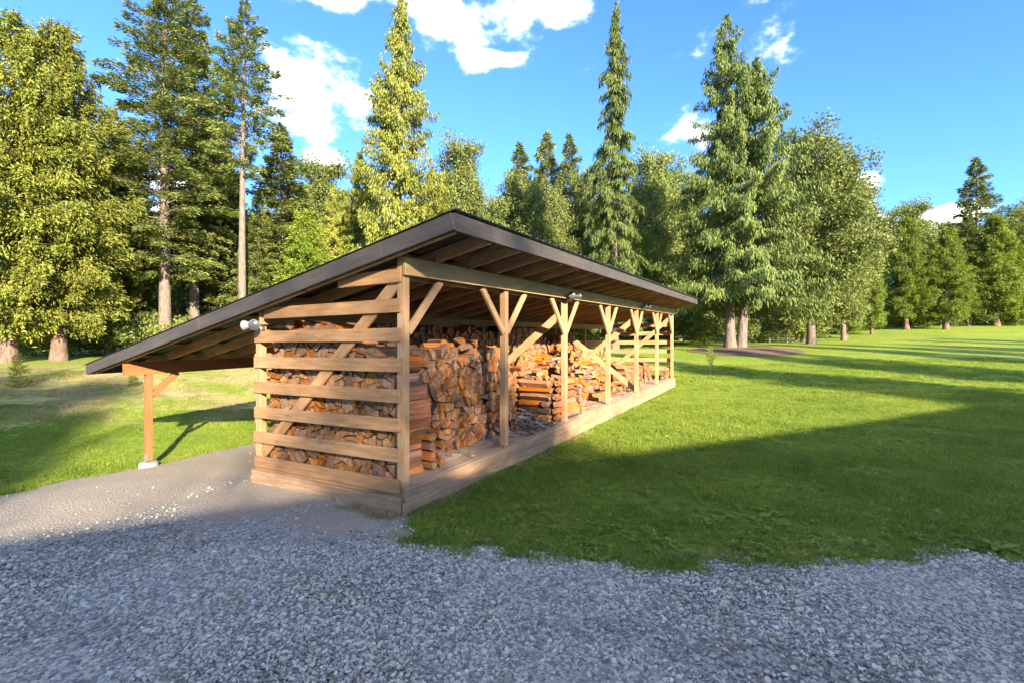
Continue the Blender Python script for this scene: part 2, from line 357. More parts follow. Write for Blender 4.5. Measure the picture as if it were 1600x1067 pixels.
nx, ny = len(xs), len(ys); ii = (np.arange(ny - 1)[:, None] * nx + np.arange(nx - 1)[None, :]).ravel()
lawn = link('lawn', mesh_np('lawn', V, np.c_[ii, ii + 1, ii + 1 + nx, ii + nx], [M_LAWN], smooth=True)); tag(lawn, kind='structure')

END0 = C0 + VX * 1.25
def b_gravel(nt, p):
    vec = mapping(nt, (1, 1, 1)).outputs[0]
    vo = nd(nt, 'ShaderNodeTexVoronoi'); vo.inputs['Scale'].default_value = 42; nt.links.new(vec, vo.inputs['Vector'])
    g = ramp(nt, vo.outputs['Color'], [(.2, (.11, .105, .09)), (.5, (.22, .21, .175)), (.8, (.37, .355, .30))])
    n1 = noise(nt, vec, 1.1, 7, .65); n2 = noise(nt, vec, 30, 6, .8)
    dust = ramp(nt, n2, [(.3, (.20, .165, .12)), (.7, (.33, .28, .21))])
    tc = nd(nt, 'ShaderNodeTexCoord')
    def blob(c, r0, r1):
        d = nd(nt, 'ShaderNodeVectorMath', operation='DISTANCE'); nt.links.new(tc.outputs['Object'], d.inputs[0]); d.inputs[1].default_value = c
        mr = nd(nt, 'ShaderNodeMapRange'); mr.interpolation_type = 'SMOOTHSTEP'; nt.links.new(d.outputs['Value'], mr.inputs[0]); mr.inputs[1].default_value = r1; mr.inputs[2].default_value = r0
        return mr.outputs[0]
    tr = mth(nt, 'MAXIMUM', blob((-4.4, 7.6, -.1), .8, 2.9), mth(nt, 'MAXIMUM', blob((-2.9, 5.6, 0), .35, 1.3), mth(nt, 'MAXIMUM', blob((-6.6, 6.0, -.2), .8, 2.4), blob((-5.0, 5.9, -.1), .8, 2.0))))
    tr = mth(nt, 'MAXIMUM', tr, mth(nt, 'MAXIMUM', blob((-1.75, 4.98, 0), .3, .75), blob((-1.0, 4.6, 0), .1, .5)))
    fac = mth(nt, 'ADD', mth(nt, 'MULTIPLY', tr, 1.25), mth(nt, 'MULTIPLY', mth(nt, 'SUBTRACT', n1, .5), 1.3), True)
    nt.links.new(mixc(nt, fac, g, dust), p.inputs['Base Color']); p.inputs['Roughness'].default_value = .95
    bump(nt, p, mth(nt, 'ADD', vo.outputs['Distance'], mth(nt, 'MULTIPLY', n2, .4)), .8, .02)
M_GRAVEL = mat('gravel_bed', b_gravel)
st = .09
xs = np.arange(-12, 13, st); ys = np.arange(-10, 19, st); gx, gy = np.meshgrid(xs, ys); x, y = gx.ravel(), gy.ravel()
nx, ny = len(xs), len(ys); ii = (np.arange(ny - 1)[:, None] * nx + np.arange(nx - 1)[None, :]).ravel()
ins = on_gravel(x + st / 2, y + st / 2); keep = ins[ii]
Fq = np.c_[ii, ii + 1, ii + 1 + nx, ii + nx][keep]; used = np.unique(Fq); remap = np.full(len(x), -1); remap[used] = np.arange(len(used))
zz = gz(x[used], y[used]) + .012 + .012 * np.sin(x[used] * 2.3 + 1) * np.sin(y[used] * 3.1) ** 2
gravel = link('gravel_drive', mesh_np('gravel_drive', np.c_[x[used], y[used], zz], remap[Fq], [M_GRAVEL], smooth=True)); tag(gravel, kind='structure')

# ------------------------------------------------------------------ scattering (stuff): own points, geometry-node instances
def scatter(name, pts, rots, scl, protos, label, cat):
    me = bpy.data.meshes.new(name); me.vertices.add(len(pts)); me.vertices.foreach_set('co', np.asarray(pts, np.float32).ravel())
    at = me.attributes.new('rot', 'FLOAT_VECTOR', 'POINT'); at.data.foreach_set('vector', np.asarray(rots, np.float32).ravel())
    at = me.attributes.new('scl', 'FLOAT', 'POINT'); at.data.foreach_set('value', np.asarray(scl, np.float32).ravel())
    o = link(name, me); tag(o, label, cat, kind='stuff')
    c = bpy.data.collections.new(name + '_pieces')
    for q in protos: c.objects.link(q)
    ng = bpy.data.node_groups.new(name + '_nodes', 'GeometryNodeTree')
    ng.interface.new_socket('Geometry', in_out='INPUT', socket_type='NodeSocketGeometry'); ng.interface.new_socket('Geometry', in_out='OUTPUT', socket_type='NodeSocketGeometry')
    N, Lk = ng.nodes, ng.links
    gi, go = N.new('NodeGroupInput'), N.new('NodeGroupOutput')
    m2p = N.new('GeometryNodeMeshToPoints'); iop = N.new('GeometryNodeInstanceOnPoints'); ci = N.new('GeometryNodeCollectionInfo')
    ci.inputs[0].default_value = c; ci.inputs[1].default_value = True; ci.inputs[2].default_value = True
    ar = N.new('GeometryNodeInputNamedAttribute'); ar.data_type = 'FLOAT_VECTOR'; ar.inputs[0].default_value = 'rot'
    asc = N.new('GeometryNodeInputNamedAttribute'); asc.data_type = 'FLOAT'; asc.inputs[0].default_value = 'scl'
    Lk.new(gi.outputs[0], m2p.inputs[0]); Lk.new(m2p.outputs[0], iop.inputs['Points']); Lk.new(ci.outputs[0], iop.inputs['Instance'])
    iop.inputs['Pick Instance'].default_value = True
    ri = N.new('FunctionNodeRandomValue'); ri.data_type = 'INT'
    for s_ in ri.inputs:
        if s_.name == 'Max' and s_.type == 'INT': s_.default_value = len(protos) - 1
        if s_.name == 'Min' and s_.type == 'INT': s_.default_value = 0
    outi = [q for q in ri.outputs if q.type == 'INT'][0]
    Lk.new(outi, iop.inputs['Instance Index'])
    e2r = N.new('FunctionNodeEulerToRotation'); Lk.new(ar.outputs[0], e2r.inputs[0]); Lk.new(e2r.outputs[0], iop.inputs['Rotation'])
    Lk.new(asc.outputs[0], iop.inputs['Scale'])
    Lk.new(iop.outputs[0], go.inputs[0])
    md = o.modifiers.new('scatter', 'NODES'); md.node_group = ng
    return o

def stone_mat(name, cols):
    def b(nt, p):
        oi = nd(nt, 'ShaderNodeObjectInfo')
        n = noise(nt, mapping(nt, (3, 3, 3)).outputs[0], 12, 5)
        col = ramp(nt, oi.outputs['Random'], cols)
        col = mixc(nt, .5, col, ramp(nt, n, [(.3, (.7, .7, .7)), (.7, (1.2, 1.2, 1.2))]), 'MULTIPLY')
        nt.links.new(col, p.inputs['Base Color']); p.inputs['Roughness'].default_value = .8
    return mat(name, b)
M_STONE = stone_mat('crushed_stone', [(0, (.14, .133, .108)), (.3, (.24, .23, .185)), (.55, (.35, .337, .272)), (.8, (.46, .44, .357)), (.9, (.42, .34, .22)), (1, (.58, .55, .46))])
def stone_proto(i):
    bm = bmesh.new(); bmesh.ops.create_icosphere(bm, subdivisions=1, radius=.5)
    r = random.Random(i); ax = (1, r.uniform(.6, .95), r.uniform(.4, .7))
    for v in bm.verts:
        k = r.uniform(.75, 1.15); v.co = Vector((v.co.x * ax[0] * k, v.co.y * ax[1] * k, v.co.z * ax[2] * k))
    me = bpy.data.meshes.new('stone'); bm.to_mesh(me); bm.free(); me.materials.append(M_STONE)
    return bpy.data.objects.new('stone', me)
def pts_in(n, x0, x1, y0, y1, f):
    x = RNG.uniform(x0, x1, n); y = RNG.uniform(y0, y1, n); k = f(x, y); return x[k], y[k]
def view(x, y, pad=.3): return (np.abs(x) < 1.08 * y + pad) & (y > 1.9)
gxs, gys = [], []
for (n, x0, x1, y0, y1) in [(125000, -4.6, 4.6, 2.1, 4.2), (70000, -7, 7.5, 4.2, 6.5), (9000, -9, -1, 6.0, 9.5)]:
    a, b_ = pts_in(n, x0, x1, y0, y1, lambda x, y: view(x, y) & on_gravel(x, y)); gxs.append(a); gys.append(b_)
gx, gy = np.concatenate(gxs), np.concatenate(gys)
dens_dust = np.zeros(len(gx))
for (cx_, cy_, r_) in [(-4.4, 7.6, 2.9), (-2.9, 5.6, 1.3), (-1.6, 4.98, .8), (-6.6, 6.0, 2.6), (-5.0, 5.9, 2.3)]:
    dens_dust = np.maximum(dens_dust, np.clip(1.3 - np.hypot(gx - cx_, gy - cy_) / r_, 0, 1))
fines = np.clip((np.sin(gx * 1.7 + 1.3 * np.sin(gy * 2.1)) * np.sin(gy * 2.6 + .8 * np.sin(gx * 1.2)) - .45) * 2.2, 0, .75)
k = RNG.uniform(0, 1, len(gx)) > np.maximum(np.minimum(dens_dust * 1.3, .993), fines)
gx, gy = gx[k], gy[k]; n = len(gx)
sc_ = RNG.uniform(.25, 1, n) ** 3 * .030 + .008; sc_ = np.where(RNG.uniform(0, 1, n) < .012, RNG.uniform(.04, .058, n), sc_)
scatter('gravel_stones', np.c_[gx, gy, gz(gx, gy) + .013 + sc_ * .12], np.c_[RNG.uniform(-.4, .4, n), RNG.uniform(-.4, .4, n), RNG.uniform(0, 6.3, n)], sc_,
        [stone_proto(i) for i in range(9)], 'loose blue grey crushed stones covering the drive', 'gravel')

M_DEB = stone_mat('brown_debris', [(0, (.10, .06, .03)), (.5, (.22, .14, .07)), (1, (.30, .22, .10))])
def debris_proto(i):
    o = stone_proto(100 + i); o.data.materials[0] = M_DEB; o.data.transform(Matrix.Diagonal((1.3, .7, .35, 1))); return o
cxs, cys = RNG.uniform(-3.5, 4.5, 26), RNG.uniform(2.4, 4.6, 26); q = RNG.integers(0, 26, 900); x, y = cxs[q] + RNG.normal(0, .07, 900), cys[q] + RNG.normal(0, .05, 900)
k = on_gravel(x, y); x, y = x[k], y[k]; n = len(x)
scatter('gravel_debris', np.c_[x, y, gz(x, y) + .022], np.c_[RNG.uniform(-.3, .3, n), RNG.uniform(-.3, .3, n), RNG.uniform(0, 6.3, n)], RNG.uniform(.008, .028, n), [debris_proto(i) for i in range(4)],
        'brown bits of bark, moss and leaves caught between the stones', 'debris')

def blades(n, rad, h0, h1, w, lean, rng, mat_, name):
    V, Fc = [], []
    for _ in range(n):
        a = rng.uniform(0, 6.28); r = rad * math.sqrt(rng.uniform(0, 1)); bx, by = r * math.cos(a), r * math.sin(a)
        h = rng.uniform(h0, h1); az = rng.uniform(0, 6.28); le = rng.uniform(.1, lean) * h; dx, dy = math.cos(az), math.sin(az); sx, sy = -dy * w / 2, dx * w / 2
        i = len(V)
        V += [(bx - sx, by - sy, -.01), (bx + sx, by + sy, -.01), (bx + dx * le * .35 + sx * .8, by + dy * le * .35 + sy * .8, h * .6), (bx + dx * le * .35 - sx * .8, by + dy * le * .35 - sy * .8, h * .6), (bx + dx * le, by + dy * le, h)]
        Fc += [[i, i + 1, i + 2, i + 3], [i + 3, i + 2, i + 4]]
    return bpy.data.objects.new(name, mesh_np(name, V, Fc, [mat_]))
rr = random.Random(3)
GP = [blades(26, .085, .025, .06, .0055, 1.1, rr, L_GRASS, 'grass_tuft') for _ in range(5)]
gxs, gys = [], []
SHED = np.array([(p.x, p.y) for p in (S(-.1, -.02, 0), S(13.95, -.02, 0), S(13.95, 2.6, 0), S(-.1, 2.6, 0))])
fgrass = lambda x, y: view(x, y) & ~on_gravel(x, y) & ~in_poly(x, y, SHED)
for (n, x0, x1, y0, y1) in [(26000, -2, 9, 3.8, 8), (26000, -1, 15, 8, 14), (14000, 0, 22, 14, 22), (20000, -14, -2, 5.5, 13)]:
    a, b_ = pts_in(n, x0, x1, y0, y1, fgrass); gxs.append(a); gys.append(b_)
gx, gy = np.concatenate(gxs), np.concatenate(gys); n = len(gx)
patch = .75 + .35 * np.sin(gx * 1.9 + 2 * np.sin(gy * 1.3)) * np.sin(gy * 2.3 + gx) 
scatter('lawn_grass', np.c_[gx, gy, gz(gx, gy)], np.c_[RNG.uniform(-.25, .25, n), RNG.uniform(-.25, .25, n), RNG.uniform(0, 6.3, n)], RNG.uniform(.7, 1.25, n) * patch * np.clip(.9 + gy * .02, 1, 1.3), GP,
        'short mown green grass of the lawn beside the shed', 'grass')
# broad leaved weeds and dry stalks along the edge of the lawn
def weed(i):
    r = random.Random(50 + i); V, Fc = [], []
    for _ in range(16):
        az = r.uniform(0, 6.28); d = r.uniform(.01, .075); h = r.uniform(.02, .06); s = r.uniform(.012, .024); ti = r.uniform(-.5, .5)
        cx_, cy_ = d * math.cos(az), d * math.sin(az); k0 = len(V); ca, sa = math.cos(az), math.sin(az)
        for q in range(6):
            t = q * 1.047; lx, ly = s * math.cos(t) * 1.4, s * math.sin(t)
            V.append((cx_ + ca * lx - sa * ly, cy_ + sa * lx + ca * ly, h + lx * ti + .004 * math.cos(2 * t)))
        Fc.append([k0 + q for q in range(6)])
    return bpy.data.objects.new('weed_leaves', mesh_np('weed_leaves', V, Fc, [L_WEED]))
def edge_pts(n, w0, w1):
    """points beside the lawn edge of the drive (the edge from the shed corner to the right)"""
    seg = np.array([(p.x, p.y) for p in GR_R]); k = RNG.integers(0, len(seg) - 3, n); t = RNG.uniform(0, 1, n)[:, None]
    p = seg[k] * (1 - t) + seg[k + 1] * t
    return p[:, 0] + RNG.normal(0, .05, n), p[:, 1] + RNG.uniform(w0, w1, n)
x, y = edge_pts(1000, -.03, .30); x2, y2 = edge_pts(420, .2, 1.2); x, y = np.r_[x, x2], np.r_[y, y2]; cl = np.sin(x * 3.1) + np.sin(x * 7.3 + y * 4) > -.5; x, y = x[cl], y[cl]; lx_, ly_ = RNG.uniform(-.5, 8, 900), RNG.uniform(4.3, 10, 900); x, y = np.r_[x, lx_], np.r_[y, ly_]; k = fgrass(x, y); x, y = x[k], y[k]; n = len(x)
scatter('edge_weeds', np.c_[x, y, gz(x, y)], np.c_[RNG.uniform(-.2, .2, n), RNG.uniform(-.2, .2, n), RNG.uniform(0, 6.3, n)], RNG.uniform(.3, .75, n), [weed(i) for i in range(4)],
        'low clover and plantain leaves along the lawn edge of the gravel', 'weeds')
bx_, by_ = pts_in(26000, -22, -2, 11.5, 21, lambda x, y: view(x, y) & ~in_poly(x, y, SHED) & (np.sin(x * 1.3 + np.sin(y * 1.1)) * np.sin(y * 1.7 + x * .4) > -.35))
bk = RNG.uniform(0, 1, len(bx_)) < np.clip((by_ - .12 * bx_ - 12.3) / 1.2, 0, 1); bx_, by_ = bx_[bk], by_[bk]
ex_, ey_ = edge_pts(1300, -.13, .10); ex_ = ex_ + RNG.normal(0, .05, 1300); kk = np.sin(ex_ * 6.1) + np.sin(ex_ * 13.7 + 1) + RNG.normal(0, .8, 1300) > -.2; ex_, ey_ = ex_[kk], ey_[kk]; en = len(ex_)
scatter('edge_grass', np.c_[ex_, ey_, gz(ex_, ey_) + .01], np.c_[RNG.uniform(-.4, .4, en), RNG.uniform(-.4, .4, en), RNG.uniform(0, 6.3, en)], RNG.uniform(.4, 1.0, en), GP,
        'ragged grass tufts growing out over the edge of the gravel', 'grass')
DP = [blades(22, .09, .03, .12, .005, 1.6, rr, L_DRY, 'dry_tuft') for _ in range(3)]
x, y = edge_pts(110, -.06, .12); q = RNG.uniform(0, 1, 330); xb = C0.x + VX.x * q * 2.3 - UX.x * .1 + RNG.normal(0, .05, 330) - UX.x * RNG.uniform(0, .18, 330); yb = C0.y + VX.y * q * 2.3 - UX.y * .12 + RNG.normal(0, .04, 330)
q2 = RNG.uniform(0, 1, 260); xc = C0.x + UX.x * q2 * 5 - VX.x * .1 + RNG.uniform(0, .1, 260); yc = C0.y + UX.y * q2 * 5 - VX.y * .1 - RNG.uniform(0, .1, 260)
x, y = np.r_[x, xb[q < .3], xc[::2]], np.r_[y, yb[q < .3], yc[::2]]; n = len(x)
gm = np.sin(bx_ * .9 + 2 * np.sin(by_ * .8)) * np.sin(by_ * 1.4 + .5 * bx_) + RNG.normal(0, .35, len(bx_)) > .25
hx_, hy_ = bx_[gm], by_[gm]; bx_, by_ = bx_[~gm], by_[~gm]; nb_ = len(hx_)
scatter('bank_green_grass', np.c_[hx_, hy_, gz(hx_, hy_)], np.c_[RNG.uniform(-.3, .3, nb_), RNG.uniform(-.3, .3, nb_), RNG.uniform(0, 6.3, nb_)], RNG.uniform(.6, 1.1, nb_), GP,
        'green grass patches among the dry grass of the bank', 'grass')
nb_ = len(bx_)
scatter('bank_grass', np.c_[bx_, by_, gz(bx_, by_)], np.c_[RNG.uniform(-.3, .3, nb_), RNG.uniform(-.3, .3, nb_), RNG.uniform(0, 6.3, nb_)], RNG.uniform(.5, .9, nb_), DP,
        'short dry tan grass on the bank behind the lean-to', 'dry grass')
scatter('dry_grass', np.c_[x, y, gz(x, y)], np.c_[RNG.uniform(-.3, .3, n), RNG.uniform(-.3, .3, n), RNG.uniform(0, 6.3, n)], RNG.uniform(.35, .8, n), DP,
        'dry straw coloured grass at the foot of the shed and drive edge', 'dry grass')

# ------------------------------------------------------------------ the shed
shed = empty('firewood_shed', S(0, 0, 0)); SHL = shed.location.copy()
tag(shed, 'long open sided tan timber shed with sloping metal roof and slatted ends, full of firewood', 'shed')
def place(o, parent, M, ploc):
    o.parent = parent; o.matrix_local = Matrix.Translation(-ploc) @ M
def box_mesh(name, lx, ly, lz, m, bev=.004, seg=1):
    bm = bmesh.new(); bmesh.ops.create_cube(bm, size=1)
    for v in bm.verts: v.co = Vector((v.co.x * lx, v.co.y * ly, v.co.z * lz))
    if bev: bmesh.ops.bevel(bm, geom=bm.edges[:], offset=min(bev, lx * .2, ly * .2, lz * .2), segments=1, affect='EDGES')
    me = bpy.data.meshes.new(name); bm.to_mesh(me); bm.free(); me.materials.append(m); return me
def board(name, a, b, w, t, wdir, m, parent=None, ploc=None, bev=.004):
    """board from a to b, width w along wdir, thickness t"""
    parent = parent or shed; ploc = SHL if ploc is None else ploc
    X = (b - a); L = X.length; X.normalize(); Y = wdir - X * wdir.dot(X); Y.normalize(); Z = X.cross(Y)
    M = Matrix(((X.x, Y.x, Z.x, 0), (X.y, Y.y, Z.y, 0), (X.z, Y.z, Z.z, 0), (0, 0, 0, 1)))
    o = link(name, box_mesh(name, L, w, t, m, bev)); place(o, parent, Matrix.Translation((a + b) / 2) @ M, ploc); return o
ZV = Vector((0, 0, 1))
POSTS = [0.045, 2.11, 4.25, 6.72, 9.11, 11.5, 13.83]
PS = .09
FZ = .32
# front posts
for i, u in enumerate(POSTS):
    top = 2.70 if i in (0, 6) else 2.50
    board('post', S(u, .047, FZ - (.3 if i == 0 else 0)), SR(u, .047, top), PS, PS, UX, M_POST)
for u in POSTS:                                               # back posts
    board('post', S(u, 2.43, .0), S(u, 2.43, 2.08), PS, PS, UX, M_POST)
# beams
board('beam', SR(-.02, -.022, 2.575), SR(13.9, -.022, 2.575), .19, .04, ZV, M_BEAM)
board('beam', SR(.1, .115, 2.545), SR(13.9, .115, 2.545), .19, .04, ZV, M_BEAM)
board('beam', S(-.02, 2.36, 2.12), S(13.9, 2.36, 2.15), .16, .04, ZV, M_BEAM)
board('beam', SR(-.14, 5.65, 1.425), SR(13.9, 5.65, 1.425), .19, .09, ZV, M_CEDAR)
# knee braces on the front posts
for i, u in enumerate(POSTS):
    for s in (-1, 1):
        if (i == 0 and s < 0) or (i == 6 and s > 0): continue
        board('brace', S(u + s * .05, .03, 1.90), SR(u + s * .60, .03, 2.475), .088, .04, UX, M_POST)
# end walls: slats, inner posts, diagonal
for (ue, sg, m) in ((-.012, -1, M_SLAT), (13.9, 1, M_POST)):
    for j, zt in enumerate((2.55, 2.247, 1.953, 1.638, 1.322, 1.015, .705, .392)):
        v1 = 2.485 + random.uniform(-.012, .012); v0 = .03 + random.uniform(-.006, .01)
        if j == 0: v1 = .95
        if j == 1: v1 = 2.28
        dz = random.uniform(-.006, .006)
        board('slat', S(ue, v0, zt - .07 + dz), S(ue, v1, zt - .07 - dz), .14, .024, ZV, m)
    board('diagonal_brace', S(ue - sg * .04, 2.37, .42), S(ue - sg * .04, .12, 2.42), .14, .03, VX, m)
for u in (4.25, 9.11):
    board('diagonal_brace', S(u + .07, 2.3, .55), S(u + .07, .1, 2.28), .14, .035, VX, M_POST)
board('diagonal_brace', S(9.24, 2.3, 2.02), S(9.24, .1, .37), .14, .035, VX, M_POST)
for (z, v) in ((1.9, 2.49), (1.58, 2.49), (1.25, 2.49), (.9, 2.49), (.55, 2.49)):   # back wall boards
    for a, b in ((-.0, 6.6), (6.72, 13.9)):
        if z == 1.9 and a > 1: continue
        board('wall_board', S(a, v, z), S(b, v, z), .2, .022, ZV, M_SLAT)
# base boards at the near and far end
board('base_board', S(-.022, .0, .108), S(-.022, 2.5, .112), .205, .045, ZV, M_SILL)
board('base_board', S(.008, .0, .255), S(.008, 2.48, .255), .11, .02, ZV, M_SLAT)
board('base_board', S(13.9, .0, .15), S(13.9, 2.5, .15), .28, .04, ZV, M_SILL)
# lawn side sill: two courses, each in lengths
for z, off, cuts in ((.236, -.022, (0.0, 4.9, 9.8, 13.92)), (.085, -.030, (-.035, 3.7, 8.6, 13.94))):
    for a, b in zip(cuts[:-1], cuts[1:]):
        board('sill_board', S(a + .002, off, z), S(b - .002, off, z), .145 if z > .2 else .155, .045, ZV, M_SILL)
# floor planks
for k_ in range(9):
    v0 = .005 + k_ * .275
    for a, b in ((.06, 4.9), (4.91, 9.8), (9.81, 13.86)):
        board('floor_plank', S(a, v0 + .135, FZ - .018 - random.uniform(0, .004)), S(b, v0 + .135, FZ - .018 - random.uniform(0, .004)), .268, .03, VX, M_FLOOR)
# roof
RS = .1966; VE, VL = -.75, 6.79; UN, UF = -.19, 14.05
def rz(v, z0=2.985): return z0 - RS * (v + .78)
def RP(u, v, dz=0.0): return SR(u, v, rz(v) + dz)
nr = 24
for i in range(nr):
    u = UN + .07 + (UF - UN - .14) * i / (nr - 1)
    board('rafter', RP(u, VE + .03, -.108), RP(u, VL - .04, -.108), .14, .04, ZV, M_RAFTER)
for v in (-.62, .3, 1.25, 2.2, 3.2, 4.2, 5.2, 6.1, 6.68):
    board('purlin', RP(UN + .03, v, -.018), RP(UF - .03, v, -.018), .09, .035, VX, M_RAFTER)
cuts = (UN, 4.6, 9.4, UF)
for a, b in zip(cuts[:-1], cuts[1:]):
    board('eave_fascia', RP(a + .002, VE, -.085), RP(b - .002, VE, -.085), .165, .036, ZV, M_FASCIA)
    board('eave_fascia', RP(a + .002, VL, -.085), RP(b - .002, VL, -.085), .165, .036, ZV, M_FASCIA)
for u in (UN - .002, UF + .002):
    for a, b in ((VE - .016, .1), (.104, 3.4), (3.404, VL + .016)):
        board('rake_fascia', RP(u, a, -.088), RP(u, b, -.088), .165, .036, ZV, M_FASCIA)
# corrugated roof panels
def roof_panel(u0, u1):
    w = u1 - u0 + .012; n = max(2, int(round(w / .0225))); us = np.linspace(u0, u0 + w, n + 1); V, Fc = [], []
    for k_, u in enumerate(us):
        ph = (u % .18) / .18; h = .022 if ph < .16 else (.005 if .5 < ph < .62 else 0)
        for v in (VE - .06, 1.2, 4.0, VL + .07): V.append(tuple(RP(u, v, .006 + h) - SHL))
    for k_ in range(n):
        for j in range(3): a = k_ * 4 + j; Fc.append([a, a + 1, a + 5, a + 4])
    me = mesh_np('roof_panel', V, Fc, [M_ROOF]); o = link('roof_panel', me); o.parent = shed
    sm = o.modifiers.new('thickness', 'SOLIDIFY'); sm.thickness = .0015; sm.offset = 1
npan = 16; pw = (UF - UN + .08) / npan
for i in range(npan): roof_panel(UN - .04 + i * pw, UN - .04 + (i + 1) * pw)
# lean-to posts on concrete footings
for u in (.2, 4.7, 9.2, 13.7):
    P = S(u, 5.65, 0); gb = g1(P.x, P.y); off = P.z
    o = board('lean_to_post', Vector((P.x, P.y, gb + .11)), SR(u, 5.65, 1.328), .09, .09, UX, M_CEDAR); tag(o, 'orange stained square post carrying the low side of the roof') if u == .2 else None
    bm = bmesh.new(); bmesh.ops.create_cone(bm, segments=28, radius1=.145, radius2=.13, depth=.16, cap_ends=True)
    bmesh.ops.bevel(bm, geom=[e for e in bm.edges if all(v.co.z > 0 for v in e.verts)], offset=.015, segments=2, affect='EDGES')
    me = bpy.data.meshes.new('footing'); bm.to_mesh(me); bm.free(); me.materials.append(M_CONC)
    f_ = link('footing', me); place(f_, shed, Matrix.Translation((P.x, P.y, gb + .015)), SHL)
    for s in (-1, 1):
        br = board('post_bracket', Vector((P.x, P.y, gb + .09)) + UX * s * .049, Vector((P.x, P.y, gb + .22)) + UX * s * .049, .07, .005, VX, M_GALV, bev=.001)
    board('brace', Vector((P.x, P.y, 0)) + UX * .05 + ZV * (SR(u, 5.65, 0).z + .98), SR(u + .42, 5.65, 1.33), .09, .08, VX, M_CEDAR)

# ------------------------------------------------------------------ flood lights (double clear lamps)
def lathe(prof, m, name, seg=20):
    V, Fc = [], []
    for (r, z) in prof:
        for k_ in range(seg): V.append((r * math.cos(6.2832 * k_ / seg), r * math.sin(6.2832 * k_ / seg), z))
    for j in range(len(prof) - 1):
        for k_ in range(seg):
            a, b = j * seg + k_, j * seg + (k_ + 1) % seg; Fc.append([a, b, b + seg, a + seg])
    Fc.append([k_ for k_ in range(seg)][::-1]); Fc.append([(len(prof) - 1) * seg + k_ for k_ in range(seg)])
    return mesh_np(name, V, Fc, [m], smooth=True)
def flood_light(loc, out, side, scale, label, hm=None):
    hm = hm or M_WHITE
    o = empty('flood_light', loc); tag(o, label, 'flood light', 'double flood lights on the shed')
    def add(name, me, d, pos):
        q = Vector(d).to_track_quat('Z', 'Y'); c = link(name, me, o); c.matrix_local = Matrix.Translation(pos) @ q.to_matrix().to_4x4() @ Matrix.Scale(scale, 4); return c
    add('mounting_box', lathe([(.02, -.055), (.04, -.05), (.042, 0), (.03, .01), (.028, .03)], M_GALV, 'mounting_box'), out, Vector((0, 0, -.03)) * scale)
    for s, d in ((-1, out * .35 - side * 1.0 + ZV * -.10), (1, out * 1.0 + side * .9 - ZV * .08)):
        d.normalize(); pos = (out * .06 + side * s * .045 + ZV * .02) * scale
        h = add('lamp_head', lathe([(.025, -.02), (.03, .0), (.034, .03), (.045, .06), (.064, .105), (.066, .118)], hm, 'lamp_head'), d, pos)
        l = link('lens', lathe([(.061, .112), (.060, .119), (.045, .128), (.02, .133), (.003, .134)], M_LENS, 'lens'), h)
        kn = add('knuckle', lathe([(.014, -.03), (.018, -.025), (.018, .02), (.012, .03)], M_GALV, 'knuckle', 12), d, pos - d * .02 * scale)
    return o
flood_light(S(-.03, 2.36, 2.02), -UX, -VX, 1.0, 'white double flood light on the slatted end wall under the dark rake')
flood_light(S(4.25, -.06, 2.53), -VX, UX, 1.0, 'clear double flood light on the front beam above the third post', M_LENS)
flood_light(S(9.4, -.06, 2.60), -VX, UX, 1.0, 'clear double flood light on the front beam near the far end of the shed', M_LENS)

